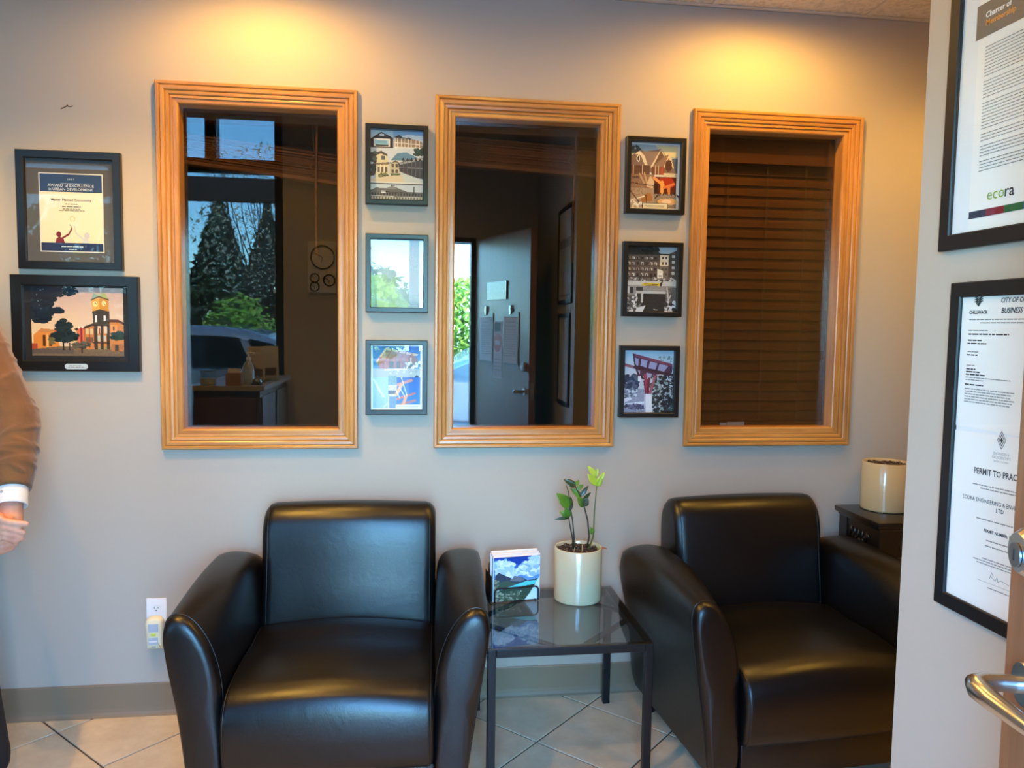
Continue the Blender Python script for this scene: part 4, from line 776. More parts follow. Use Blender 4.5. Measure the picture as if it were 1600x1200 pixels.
e = empty('brochure_holder', (bx, by, tz), rz, 'black wire brochure holder on the glass side table', 'brochure holder')
def wire(pts, name): MB().tube(pts, .003, 8).build(name, m_metal_blk, e, smooth=True)
def hoop(y, h, name):
    R = .014; pts = [(-.08,y,.003)]+[(-.08+R-R*math.cos(a), y, h-R+R*math.sin(a)) for a in [i*PI/12 for i in range(7)]]+[(.08-R+R*math.sin(a), y, h-R+R*math.cos(a)) for a in [i*PI/12 for i in range(7)]]+[(.08,y,.003)]; wire(pts, name)
hoop(-.028, .052, 'front_hoop'); hoop(.055, .13, 'back_hoop'); wire([(-.095,-.0385,.003),(-.095,.06,.003)], 'base_wire'); wire([(.07,-.03,.003),(.07,.06,.003)], 'base_wire')
MB().box(-.094, -.0915, -.028, .055, .0, .10, bev=.001).build('side_plate', m_metal_blk, e, fix=False)

# ================================================================== CARVED BLACK TABLE IN THE CORNER
m_ebony = mat('ebonised_wood', S(26,20,17), .3, spec=.5, coat=.3, coat_rough=.2, bump=(40,.1,.002,(.2,1,1)))
ex0, ex1, ey0, ey1, ez = 1.676, 2.10, -.31, -.012, .732
e = empty('console_table', ((ex0+ex1)/2, (ey0+ey1)/2, 0), 0, 'small black carved wooden table in the corner behind the right armchair', 'table')
cw, cd = (ex1-ex0)/2, (ey1-ey0)/2
MB().box(-cw, cw, -cd, cd, ez-.022, ez, bev=.006).build('table_top', m_ebony, e, smooth=True, auto=40)
MB().box(-cw+.012, cw-.012, -cd+.012, cd-.012, ez-.034, ez-.022, bev=.004).build('moulding', m_ebony, e, smooth=True, auto=40)
for s in (-1, 1):
    o = MB().box(s*(cw-.030)-.008, s*(cw-.030)+.008, -cd+.05, cd-.05, ez-.135, ez-.034).build('apron', m_ebony, e, fix=False)
    # carved swags on the side apron
    q = MB(); x_ = s*(cw-.030)+s*.010
    for i in range(7): a = i/6; q.sphere((x_, -.055+.11*a, ez-.075-.028*math.sin(PI*a)), .010, 6, (.6,1,1.1))
    for i in range(5): q.tube([(x_, -.05+.025*i, ez-.06), (x_+s*.003, -.045+.025*i, ez-.085), (x_, -.035+.025*i, ez-.105)], .004, 6)
    q.tube([(x_, -.085+.17*i/14, ez-.118-.006*math.cos(4*PI*i/14)) for i in range(15)], .004, 6); q.build('carving', m_ebony, o, smooth=True)
    MB().box(-cw+.05, cw-.05, s*(cd-.030)-.008, s*(cd-.030)+.008, ez-.135, ez-.034).build('apron', m_ebony, e, fix=False)
    for t in (-1, 1):
        x_, y_ = s*(cw-.042), t*(cd-.042); b = MB()
        prof = [(.020,0),(.024,.03),(.018,.06),(.016,.12),(.022,.30),(.027,.50),(.029,.56),(.024,.585),(.024,.598)]
        b.loft([[Vector((x_+sx*r_, y_+sy*r_, z_)) for sx, sy in ((-1,-1),(1,-1),(1,1),(-1,1))] for r_, z_ in prof]); b.box(x_-.026, x_+.026, y_-.026, y_+.026, .585, ez-.034); b.build('leg', m_ebony, e)
e = empty('planter_pot', (1.832, -.099, ez+.0005), 0, 'empty cream glazed pot of soil on the carved black table', 'pot'); pot(e, m_cream, .0865, .187)

# ================================================================== OUTLET AND AIR FRESHENER
ox, oz = -.903, .374
e = empty('wall_outlet', (ox, 0, oz), 0, 'white wall outlet plate left of the left armchair', 'outlet')
MB().box(-.035, .035, -.006, -.0003, -.057, .057, bev=.003).build('cover_plate', m_white, e, smooth=True, auto=40)
MB().lathe([(.0005,0),(.002,0),(.003,-.0014),(.0005,-.002)], (0,-.006,0), 12, 'y').build('plate_screw', m_white, e)
for s in (1, -1):
    b = MB(); b.lathe([(.0005,0),(.0165,0),(.0165,-.0015),(.0005,-.0016)], (0,-.006,s*.0195), 28, 'y'); so = b.build('socket', m_white, e, smooth=True, auto=40)
    for (a, c_, w_, h_) in ((-.0065,.004,.0015,.0075),(.0065,.004,.0015,.006)): MB().box(a-w_/2, a+w_/2, -.0084, -.0074, s*.0195+c_-h_/2, s*.0195+c_+h_/2).build('slot', m_ink, so, fix=False)
    MB().lathe([(.0005,-.0074),(.0024,-.0074),(.0024,-.0084),(.0005,-.0084)], (0,0,s*.0195-.007), 12, 'y').build('ground_hole', m_ink, so)
m_ivory = mat('ivory_plastic', S(232,226,190), .4); m_panel = mat('pale_blue_plastic', S(176,192,204), .35)
e = empty('air_freshener', (ox, -.0085, oz-.008), 0, 'ivory plug-in air freshener hanging from the wall outlet by the left armchair', 'air freshener')
pts = [(-.030,-.030),(-.031,-.018),(-.026,-.004),(-.013,.003),(.010,.003),(.023,-.004),(.029,-.018),(.028,-.05),(.026,-.105),(.022,-.110),(-.020,-.111),(-.026,-.107),(-.027,-.07)]
b = MB(); P3 = [(q.x, q.y) for q in smooth_loop(pts, 3)]; cx_, cz_ = 0, -.05
b.loft([[Vector((cx_+(x-cx_)*k, y, cz_+(z-cz_)*k)) for x, z in P3] for k, y in ((.97,0),(1,-.004),(1,-.020),(.95,-.028),(.85,-.032),(.02,-.033))]); b.build('housing', m_ivory, e, smooth=True)
MB().box(-.018, .016, -.0345, -.031, -.046, -.016, bev=.0015).build('vent_panel', m_panel, e, fix=False); MB().box(-.010, .008, -.0345, -.032, -.060, -.051, bev=.001).build('indicator', mat('lime_plastic', S(206,222,70), .4), e, fix=False)
wn = MB().box(-.019, .014, -.0345, -.031, -.092, -.066, bev=.001).build('refill_window', m_panel, e, fix=False); MB().box(-.016, .011, -.0352, -.0343, -.082, -.078).build('fill_line', m_white, wn, fix=False)
MB().box(-.008, .006, -.0335, -.0322, -.101, -.098).build('emblem', m_grey_ink, e, fix=False)

# ================================================================== RECESSED DOWNLIGHTS
def downlight(x, y, z, energy, label, size=180):
    e = empty('recessed_downlight', (x, y, z), 0, label, 'ceiling light', 'recessed ceiling downlights')
    MB().lathe([(.060,.002),(.082,.002),(.084,-.001),(.082,-.004),(.062,-.004),(.060,.002)], (0,0,0), 36, cap=False).build('trim_ring', m_white, e, smooth=True, auto=40)
    MB().lathe([(.060,-.003),(.052,.003),(.045,.0035)], (0,0,0), 36, cap=False).build('reflector', m_chrome, e, smooth=True)
    MB().lathe([(.0005,-.0005),(.03,.0),(.045,.0025)], (0,0,0), 30, cap=False).build('lamp_lens', emis('lamp_glow', (1,.72,.42,1), 12), e, smooth=True)
    l = bpy.data.lights.new('downlight_beam', 'SPOT'); l.energy = energy; l.color = WARM; l.spot_size = math.radians(size); l.spot_blend = .5; l.shadow_soft_size = .022
    o = bpy.data.objects.new('downlight_beam', l); C.objects.link(o); o.parent = e; o.location = (0, 0, -.012)
downlight(-.50, -.40, CH, 42, 'recessed downlight in the ceiling above the left window')
downlight(1.27, -.40, CH, 42, 'recessed downlight in the ceiling above the right window')
downlight(-.85, -1.95, CH2, 75, 'added warm fill downlight in the high ceiling by the shopfront', 130)  # added fill, warms the room and partition from the front
downlight(.38, -1.15, CH, 24, 'recessed downlight in the ceiling in front of the side table')
downlight(-1.0, -.90, CH, 110, 'recessed downlight in the ceiling beside the person', 126)
downlight(2.12, -.75, CH, 45, 'recessed downlight in the ceiling of the corner behind the partition', 150)
# ================================================================== PERSON AT THE LEFT EDGE
def capsule(b, p0, p1, r0, r1, n=12):
    p0, p1 = Vector(p0), Vector(p1); d = p1-p0; L = d.length
    if L < 1e-6: b.sphere(p0, max(r0, r1), 8); return
    d /= L; pts, rr = [], []
    for i in range(5): a = PI/2*i/4; pts.append(p0-d*r0*math.cos(a)); rr.append(max(1e-4, r0*math.sin(a)))
    for i in range(5): a = PI/2*i/4; pts.append(p1+d*r1*math.sin(a)); rr.append(max(1e-4, r1*math.cos(a)))
    b.tube(pts, rr, n)
def chain(b, pts, rr, n=12):
    for i in range(len(pts)-1): capsule(b, pts[i], pts[i+1], rr[i], rr[i+1], n)
def remesh(b, name, voxel, material, parent, smooth_it=4, wr=None):
    me = bpy.data.meshes.new(name); me.from_pydata(b.v, [], b.f); me.update()
    bm = bmesh.new(); bm.from_mesh(me); bmesh.ops.recalc_face_normals(bm, faces=bm.faces[:]); bm.to_mesh(me); bm.free()
    o = bpy.data.objects.new('tmp', me); C.objects.link(o); r = o.modifiers.new('r', 'REMESH'); r.mode = 'VOXEL'; r.voxel_size = voxel
    s = o.modifiers.new('s', 'SMOOTH'); s.iterations = smooth_it; s.factor = .5
    me2 = bpy.data.meshes.new_from_object(o.evaluated_get(bpy.context.evaluated_depsgraph_get())); bpy.data.objects.remove(o); me2.name = name; me2.materials.clear()
    return link(name, me2, material, parent, smooth=True)
pe = empty('person', (-1.47, -.44, 0), 0, 'person in a brown cardigan with hands clasped, standing at the left edge', 'person')
PO = Vector((-1.47, -.44, 0)); f_ = Vector((.45,-.893,0)); l_ = Vector((.893,.45,0))
def q_(v): return Vector(v)-PO
m_skin = mat('skin', S(206,150,120), .5, spec=.35, var=(22, S(190,122,98), .42, .7)); m_card = mat('brown_knit', S(108,70,33), .9, sheen=.3, bump=(420,.35,.002,(1,1,.6)), var=(14, S(86,54,26), .35, .7)); m_shirt = mat('white_cotton', S(212,208,198), .8, bump=(300,.1,.001))
m_trou = mat('black_trousers', S(20,20,22), .85); m_shoe = mat('black_shoe', S(18,17,16), .35); m_hair = mat('dark_hair', S(40,30,24), .6, bump=(60,.6,.01,(1,1,.1)))
LS, LE, LW = q_((-1.315,-.36,1.43)), q_((-1.126,-.475,1.125)), q_((-1.086,-.60,.925))
RS, RE, RW = q_((-1.625,-.52,1.43)), q_((-1.50,-.71,1.13)), q_((-1.19,-.645,.885))
hip = Vector((0,0,.90)); LH, RH = l_*.09+Vector((0,0,.88)), -l_*.09+Vector((0,0,.88))
LK, LF_ = q_((-1.335,-.42,.47)), q_((-1.275,-.44,.08)); RK, RF_ = q_((-1.56,-.52,.48)), q_((-1.58,-.53,.08))
neck = Vector((0,0,1.47))-f_*.01; head = Vector((0,0,1.615))+f_*.02
b = MB()
chain(b, [hip, Vector((0,0,1.05)), Vector((0,0,1.25)), Vector((0,0,1.38))], [.13,.125,.14,.12], 16); capsule(b, LS-l_*.02, RS+l_*.02, .062, .062); capsule(b, Vector((0,0,1.38)), neck, .06, .055); capsule(b, neck, head-Vector((0,0,.05)), .053, .052)
b.sphere(head, .098, 12, (.80,.92,1.18)); b.sphere(head-Vector((0,0,.06))+f_*.035, .06, 10, (1,1,1)); capsule(b, head+f_*.088+Vector((0,0,.005)), head+f_*.108-Vector((0,0,.03)), .008, .014)
for s in (-1, 1):
    b.sphere(head+l_*s*.078-f_*.005-Vector((0,0,.01)), .026, 8, (.5,.7,1.1)); capsule(b, head+f_*.086+l_*s*.045+Vector((0,0,.026)), head+f_*.094+l_*s*.015+Vector((0,0,.024)), .008, .009)
capsule(b, head+f_*.086-Vector((0,0,.062))+l_*.018, head+f_*.086-Vector((0,0,.062))-l_*.018, .008, .008)
chain(b, [LS, LE, LW], [.05,.04,.027]); chain(b, [RS, RE, RW], [.05,.04,.027]); chain(b, [LH, LK, LF_], [.085,.055,.04]); chain(b, [RH, RK, RF_], [.085,.055,.04])
for F0 in (LF_, RF_): capsule(b, F0+Vector((0,0,-.035)), F0+f_*.16+Vector((0,0,-.045)), .035, .026)
# left hand: drops from the cuff, palm towards the body, fingers curled round the other hand
def H(x, y, z): return q_((x, y, z))
chain(b, [LW, H(-1.085,-.612,.893), H(-1.083,-.622,.862)], [.027,.031,.034]); chain(b, [H(-1.102,-.618,.868), H(-1.104,-.624,.846)], [.024,.024])
for i, (z0, dx) in enumerate(((.862,.004),(.846,.006),(.831,.002),(.818,-.006))):
    chain(b, [H(-1.068+dx,-.628,z0), H(-1.063+dx,-.650,z0-.010), H(-1.082+dx,-.672,z0-.014), H(-1.108+dx,-.673,z0-.010)], [.0115,.0105,.010,.0085], 10)
chain(b, [H(-1.075,-.618,.890), H(-1.070,-.648,.884), H(-1.090,-.668,.880)], [.012,.0105,.009], 10)
# right hand: comes from the left over the first, index straight, others shorter and bent
chain(b, [RW, H(-1.155+.028,-.662,.880+.008), H(-1.120+.028,-.676,.873+.008)], [.027,.031,.031]); chain(b, [H(-1.125+.028,-.678,.858+.008), H(-1.112+.028,-.682,.850+.008)], [.024,.022])
for z0, z1, tip, r0 in ((.884,.872,-1.040,.0100),(.868,.850,-1.048,.0105),(.853,.833,-1.053,.0100),(.840,.820,-1.066,.0090)):
    chain(b, [H(-1.110+.028,-.684,z0+.008), H(-1.088+.028,-.694,z0-.001+.008), H(-1.066+.028,-.692,(z0+z1)/2+.008), H(tip+.028,-.684,z1+.008)], [.0115,r0,r0*.95,r0*.8], 10)
chain(b, [H(-1.150+.028,-.672,.893+.008), H(-1.122+.028,-.690,.898+.008), H(-1.098+.028,-.698,.893+.008)], [.013,.0115,.0095], 10)
remesh(b, 'body', .0034, m_skin, pe, 2)
for s in (-1, 1): MB().sphere(head+f_*.092+l_*s*.032+Vector((0,0,.008)), .0115, 8).build('eye', m_white, pe, smooth=True)
b = MB(); b.sphere(head-f_*.012+Vector((0,0,.022)), .104, 14, (.86,.98,1.12)); bb = MB()
keep = remesh(b, 'hair', .008, m_hair, pe, 1); bm = bmesh.new(); bm.from_mesh(keep.data)
bmesh.ops.delete(bm, geom=[v for v in bm.verts if (v.co-head).dot(f_) > .055 and v.co.z < head.z+.055 or v.co.z < head.z-.06], context='VERTS'); bm.to_mesh(keep.data); bm.free()
# cardigan
b = MB(); up_ = Vector((0,0,1))
chain(b, [Vector((0,0,.86)), Vector((0,0,1.05)), Vector((0,0,1.25)), Vector((0,0,1.36))], [.155,.15,.16,.145], 18); capsule(b, LS-l_*.01, RS+l_*.01, .078, .078)
capsule(b, l_*.05+Vector((0,0,.86)), l_*.06+Vector((0,0,1.3)), .14, .13); capsule(b, -l_*.05+Vector((0,0,.86)), -l_*.06+Vector((0,0,1.3)), .14, .13)
def sleeve(S0, E0, W0, seed):
    rnd = random.Random(seed); pts = []
    for i in range(15): t = i/14; pts.append((S0.lerp(E0, t), .076-.014*t))
    for i in range(1, 13): t = i/12*.66; pts.append((E0.lerp(W0, t), .062-.012*t))
    chain(b, [p for p, _ in pts], [r for _, r in pts], 14)
    # folds: short slanted ridges of different reach, bunched round the elbow
    d1 = (E0-S0).normalized(); d2 = (W0-E0).normalized()
    for k in range(44):
        t = rnd.uniform(.25, 1.62)
        if t <= 1: c0, d, r = S0.lerp(E0, t), d1, .076-.014*t
        else: c0, d, r = E0.lerp(W0, min(.68, (t-1)*1.1)), d2, .062-.012*(t-1)
        a = d.cross(Vector((0,-1,.1))).normalized(); c2 = d.cross(a); ph, sp, tl = rnd.uniform(0, 2*PI), rnd.uniform(.5, 1.5), rnd.uniform(-.035, .035)
        pts_, rr_ = [], []
        for j in range(13):
            u = j/12; q = ph+sp*(u-.5)*2; pts_.append(c0+(a*math.cos(q)+c2*math.sin(q))*(r-.003)+d*(tl*(u-.5)*2+.006*math.sin(3*u))); rr_.append(.0012+.0068*math.sin(PI*u))
        b.tube(pts_, rr_, 8)
sleeve(LS, LE, LW, 4); sleeve(RS, RE, RW, 9)
remesh(b, 'cardigan', .0045, m_card, pe, 5)
def cuffs(E0, W0):
    d = (W0-E0).normalized(); a = d.cross(Vector((0,-1,.2))).normalized(); c2 = d.cross(a); b1 = MB(); loops = []
    c0 = E0.lerp(W0, .64); L = (W0-c0).length
    for i in range(7):
        t = i/6; cc = c0+d*(L*.60*t); r = .0525-.008*t
        loops.append([cc+(a*math.cos(2*PI*k/120)+c2*math.sin(2*PI*k/120))*(r+(.0012 if k % 2 else 0)) for k in range(120)])
    b1.loft(loops); b1.build('ribbed_cuff', m_card, pe, smooth=True)
    b2 = MB(); loops = []
    for t, r in ((.4,.037),(.6,.038),(.8,.0385),(1.16,.0395),(1.19,.039),(1.19,.035),(.9,.034)): cc = c0+d*(L*t); loops.append([cc+(a*math.cos(2*PI*k/40)+c2*math.sin(2*PI*k/40))*r for k in range(40)])
    b2.loft(loops); sc = b2.build('shirt_cuff', m_shirt, pe, smooth=True)
    bt = MB(); 
    for u in (.55, .8): bt.sphere(c0+d*(L*.82)+(a*math.cos(u*PI*1.02)+c2*math.sin(u*PI*1.02))*-.039, .0042, 6, (1,.6,1))
    bt.build('cuff_button', mat('button', S(170,160,150), .4), sc, smooth=True)
cuffs(LE, LW); cuffs(RE, RW)
b = MB(); b.lathe([(.074,1.42),(.066,1.46),(.064,1.50),(.058,1.50),(.060,1.44)], (0,0,0), 30, cap=False); b.build('shirt_collar', m_shirt, pe, smooth=True)
b = MB(); chain(b, [hip+Vector((0,0,.06)), hip], [.15,.15], 16); chain(b, [LH, LK, LF_+Vector((0,0,.02))], [.108,.082,.078], 14); chain(b, [RH, RK, RF_+Vector((0,0,.02))], [.108,.082,.078], 14)
tr = remesh(b, 'trousers', .009, m_trou, pe, 4)
for v in tr.data.vertices: v.co.z = max(v.co.z, .035)
for F0 in (LF_, RF_):
    b = MB(); capsule(b, F0+Vector((0,0,-.036))-f_*.02, F0+f_*.17+Vector((0,0,-.042)), .046, .036); sh = remesh(b, 'shoe', .006, m_shoe, pe, 4)
    for v in sh.data.vertices: v.co.z = max(v.co.z, .0005)

# ================================================================== RECEPTION COUNTER BY THE SHOPFRONT (seen mirrored in the left window)
m_walnut = oak('walnut', (1,1,.06), (70,44,28), (104,70,44), .4); m_ctop = mat('counter_laminate', S(150,140,126), .3)
kx0, kx1, ky0, ky1, kh = -1.30, -.86, -2.78, -1.74, 1.05
e = empty('reception_counter', ((kx0+kx1)/2, (ky0+ky1)/2, 0), 0, 'brown wooden reception counter mirrored in the left window', 'counter'); a_, c_ = (kx1-kx0)/2, (ky1-ky0)/2
MB().box(-a_+.03, a_-.03, -c_+.03, c_-.03, .06, kh-.03).build('counter_body', m_walnut, e, fix=False); MB().box(-a_+.05, a_-.05, -c_+.05, c_-.05, 0, .06).build('plinth', m_black, e, fix=False); MB().box(-a_, a_, -c_, c_, kh-.03, kh, bev=.004).build('counter_top', m_ctop, e, fix=False)
for y in (-.25, .25): MB().box(a_-.03, a_-.018, y-.22, y+.22, .10, kh-.07, bev=.004).build('front_panel', m_walnut, e, fix=False)
MB().box(-.17, .17, c_-.03, c_-.018, .10, kh-.07, bev=.004).build('front_panel', m_walnut, e, fix=False)
m_clear = glassy('clear_jar_glass', (.86,.9,.9), 1.5)
e = empty('glass_jar', (-1.20, -1.83, kh), 0, 'squat glass jar on the reception counter, mirrored in the left window', 'jar'); MB().lathe([(.0005,.002),(.045,.002),(.052,.012),(.052,.06),(.044,.072),(.044,.08)], (0,0,0), 28, cap=False).build('jar_body', m_clear, e, smooth=True); MB().lathe([(.0005,.09),(.046,.09),(.046,.078),(.0005,.078)], (0,0,0), 28).build('lid', m_chrome, e, smooth=True, auto=40); MB().lathe([(.0005,.004),(.043,.004),(.043,.04),(.0005,.042)], (0,0,0), 20).build('contents', mat('wax', S(200,196,186), .6), e, smooth=True, auto=40)
e = empty('card_box', (-1.04, -1.80, kh), .1, 'small brown card box on the reception counter, mirrored in the left window', 'box'); MB().box(-.045, .045, -.03, .03, 0, .075, bev=.002).build('box_body', mat('kraft_card', S(150,112,74), .8), e, fix=False); MB().box(-.038, .038, -.006, .006, .07, .10).build('cards', m_paper, e, fix=False)
e = empty('sanitizer_bottle', (-.985, -1.92, kh), 0, 'clear pump bottle of hand sanitizer on the reception counter, mirrored in left window', 'bottle'); MB().lathe([(.0005,0),(.032,0),(.034,.01),(.034,.10),(.026,.125),(.013,.138),(.013,.15)], (0,0,0), 28).build('bottle_body', mat('sanitizer_gel', S(200,210,212), .15, trans=.4), e, smooth=True, auto=50); MB().lathe([(.015,.148),(.015,.162),(.005,.164),(.005,.185),(.0005,.185)], (0,0,0), 20).build('pump_collar', m_white, e, smooth=True, auto=40); MB().box(-.012, .04, -.008, .008, .183, .194, bev=.003).build('pump_head', m_white, e, fix=False); MB().lathe([(.0345,.03),(.0345,.09)], (0,0,0), 28, cap=False).build('bottle_label', m_panel, e, smooth=True)
for k, x in enumerate((-.955, -.90)):
    e = empty('leaflet_stand', (x, -2.02-k*.16, kh), -.15, ['cream leaflet stand next to the sanitizer bottle on the counter', 'cream leaflet stand at the outer edge of the reception counter'][k], 'leaflet stand', 'leaflet stands on the counter'); R = Matrix.Rotation(math.radians(-12), 4, 'X')
    MB().box(-.05, .05, -.004, .004, 0, .23).xf(R).build('leaflet', mat('cream_card', S(206,192,160), .7), e, fix=False); MB().box(-.035, .035, .0045, .0055, .04, .09).xf(R).build('leaflet_print', mat('brown_print', S(96,70,50), .7), e, fix=False); MB().box(-.052, .052, -.03, .03, 0, .006).build('stand_foot', m_clear, e, fix=False); MB().box(-.052, .052, .008, .010, 0, .05).build('stand_lip', m_clear, e, fix=False)
e = empty('service_bell', (-.925, -1.86, kh), 0, 'chrome service bell on the reception counter, mirrored in the left window', 'bell'); MB().lathe([(.034,0),(.034,.008),(.028,.010)], (0,0,0), 28).build('bell_base', m_black, e, smooth=True, auto=40); MB().lathe([(.030,.012),(.029,.022),(.022,.034),(.010,.040),(.0005,.041)], (0,0,0), 28).build('dome', m_chrome, e, smooth=True, auto=60); MB().lathe([(.005,.040),(.005,.052),(.0005,.053)], (0,0,0), 12).build('plunger', m_chrome, e, smooth=True)
# wall clock panel, thermostat on the front wall (facing the room: built facing -y, turned round)
e = empty('wall_clock', (-.645, YF, 1.65), PI, 'pale panel with one big and three small round dials, mirrored in the left window', 'clock')
MB().box(-.10, .10, -.018, -.0003, 0, .37, bev=.002).build('panel', mat('pale_panel', S(222,214,200), .5), e, fix=False)
def dial(x, z, r):
    MB().lathe([(r,-.018),(r,-.026),(r-.008,-.028),(r-.010,-.020)], (x,0,z), 36, 'y', cap=False).build('dial_rim', m_black, e, smooth=True, auto=40); d = MB().lathe([(.0005,-.0185),(r-.009,-.0185)], (x,0,z), 36, 'y', cap=False).build('dial_face', mat('dial_cream', S(226,216,198), .5), e)
    for a, L in ((1.1,.75),(2.9,.5)): MB().tube([(x,-.021,z),(x+math.sin(a)*L*r,-.021,z+math.cos(a)*L*r)], .002, 6).build('dial_hand', m_black, d)
dial(-.005, .255, .088); dial(.052, .105, .036); dial(.052, .042, .036); dial(-.052, .09, .045)
e = empty('thermostat', (-.50, YF, 1.46), PI, 'small pale thermostat on the wall below the clock panel, mirrored in left window', 'thermostat'); MB().box(-.03, .03, -.022, -.0003, 0, .11, bev=.004).build('thermostat_body', mat('beige_plastic', S(190,184,170), .5), e, fix=False); MB().box(-.02, .02, -.0228, -.0215, .055, .09).build('display', m_ink, e, fix=False)

# notices hung on the open door (mirrored in the middle window)
dm = Matrix.Translation((lx, ly, .008)) @ Matrix.Rotation(th, 4, 'Z')
def on_door(name, s, z, label, cat): return empty(name, tuple(dm @ Vector((s, -.0005, z))), th, label, cat)
for s, nm, label in ((.28, 'clip_board', 'dark-edged notice nearer the lever on the entrance door, mirrored in the middle window'), (.70, 'clip_board', 'dark-edged notice nearer the hinges of the entrance door, mirrored in middle window')):
    e = on_door(nm, s, 1.15, label, 'notice'); MB().box(-.125, .125, -.006, 0, 0, .36, bev=.002).build('board', m_black, e, fix=False); MB().box(-.108, .108, -.0072, -.0062, .015, .33).build('notice_sheet', m_paper, e, fix=False); MB().box(-.016, .016, -.014, -.006, .345, .41, bev=.003).build('clip', m_chrome, e, fix=False)
    fine_print([(-.06,.06,.29,.008),(-.08,.08,.265,.004)]+[(-.09,.09,.24-.016*k,.004) for k in range(12)], e, m_grey_ink, y=-.0078, seed=3)
e = on_door('entry_notice', .50, 1.05, 'notice with a red and white round sign on the entrance door', 'notice'); MB().box(-.075, .075, -.0016, 0, 0, .40).build('sheet', m_paper, e, fix=False); MB().lathe([(.0005,-.0022),(.066,-.0022)], (0,0,.25), 32, 'y', cap=False).build('round_sign', mat('red_print', S(186,32,30), .5), e); MB().box(-.045, .045, -.0028, -.0022, .235, .265).build('sign_bar', m_white, e, fix=False); MB().box(-.05, .05, -.0026, -.0016, .33, .39).build('header_strip', m_ink, e, fix=False); fine_print([(-.05,.05,.13-.025*k,.006) for k in range(4)], e, m_grey_ink, y=-.0022, seed=5)
e = on_door('door_sign', .52, 1.60, 'dark glossy plate high on the entrance door, mirrored in the middle window', 'sign'); MB().box(-.17, .17, -.006, 0, 0, .13, bev=.002).build('plate', mat('dark_plate', S(38,52,54), .15), e, fix=False); MB().box(-.17, -.155, -.010, -.006, 0, .13, bev=.002).build('edge_rail', m_chrome, e, fix=False)

# ================================================================== STREET OUTSIDE (mirrored in the glass)
box_obj('floor_pavement', -14, 14, -5.2, YF-.14, -.15, -.02, mat('concrete_paving', S(196,196,194), .9, bump=(30,.3,.01)), kind='structure')
box_obj('road', -40, 40, -44, -5.2, -.3, -.12, mat('asphalt', S(128,130,134), .9, bump=(60,.4,.01)), kind='structure')
m_postw = mat('white_post', S(214,216,216), .6)
for x, lab in ((.03, 'white porch post nearest the doorway, mirrored in a photo frame'), (-2.6, 'white porch post in front of the shopfront window')):
    e = empty('porch_post', (x, -4.95, -.02), 0, lab, 'post', 'porch posts'); MB().box(-.05, .05, -.05, .05, .08, 2.62, bev=.006).build('shaft', m_postw, e, fix=False); MB().box(-.075, .075, -.075, .075, 0, .08, bev=.006).build('post_base', m_postw, e, fix=False)
e = empty('porch_beam', (0, -4.95, 2.60), 0, 'dark porch beam carried on the white posts outside', 'beam'); MB().box(-4, 3, -.06, .06, 0, .22).build('beam', mat('dark_timber', S(62,50,42), .7), e, fix=False)
for x in (-2.6, .03): MB().tube([(x,.0,.06),(x,1.75,.38)], .03, 8).build('brace', m_alu, e)
def car(loc, rz, label, col):
    e = empty('parked_car', loc, rz, label, 'car', 'cars parked outside'); mc = mat('car_paint_'+label.split()[0], col, .22, metal=.5, coat=.8, coat_rough=.05)
    m_cg = mat('car_glass', S(16,20,24), .08, spec=.7); m_tyre = mat('tyre', S(22,22,22), .8)
    side = [(-2.2,.35),(-2.25,.62),(-2.15,.92),(-1.2,1.02),(-.5,1.42),(.2,1.50),(1.2,1.46),(1.95,1.10),(2.18,.95),(2.2,.55),(2.1,.32),(0,.28)]
    b = MB(); L = puff(b, side, 'y', -.88, .88, .16, crown=None, n=3)
    # narrow the greenhouse
    for i in range(len(b.v)): v = b.v[i]; k = 1-.16*max(0, (v[2]-.95)/.5); b.v[i] = (v[0], v[1]*k, v[2])
    b.build('car_body', mc, e, smooth=True)
    for s in (-1, 1):
        for poly in ([(-1.0,1.05),(-.45,1.36),(.12,1.42),(.12,1.05)],[(.2,1.05),(.2,1.42),(1.1,1.38),(1.25,1.06)],[(1.33,1.08),(1.2,1.37),(1.45,1.32),(1.75,1.10)]):
            q = MB(); q.add([(x, s*(.884-.16*.88*max(0, (z-.95)/.5)), z) for x, z in poly]+[(x, s*(.80-.16*.88*max(0, (z-.95)/.5)), z) for x, z in poly], [(0,1,2,3),(7,6,5,4),(0,4,5,1),(1,5,6,2),(2,6,7,3),(3,7,4,0)]); q.build('side_window', m_cg, e)
        for x in (-1.4, 1.35):
            w = MB().lathe([(.20,s*.90),(.31,s*.89),(.335,s*.86),(.335,s*.70),(.2,s*.70)], (x,0,.335), 28, 'y', cap=True).build('wheel', m_tyre, e, smooth=True, auto=40); MB().lathe([(.001,s*.905),(.2,s*.902)], (x,0,.335), 20, 'y', cap=False).build('rim', m_chrome, w)
        MB().box(-.72, -.58, s*.88, s*1.02, 1.03, 1.16, bev=.03).build('wing_mirror', mc, e, fix=False); MB().box(-.9, 1.4, s*.872, s*.90, .60, .64).build('trim_strip', m_chrome, e, fix=False)
    for x in (-2.17, 2.14):
        for s in (-1, 1): MB().box(x-.06, x+.06, s*.55-.15, s*.55+.15, .72, .84, bev=.02).build('headlamp' if x < 0 else 'tail_lamp', mat('lamp_glass' if x < 0 else 'red_lens', S(220,224,228) if x < 0 else S(150,20,20), .1), e, fix=False)
    return e
car((-3.0, -6.7, -.12), 0, 'silver parked car mirrored in the left window', S(150,156,164)); car((2.55, -7.6, -.12), PI, 'pale blue parked car mirrored at the edge of the middle window', S(176,198,210))
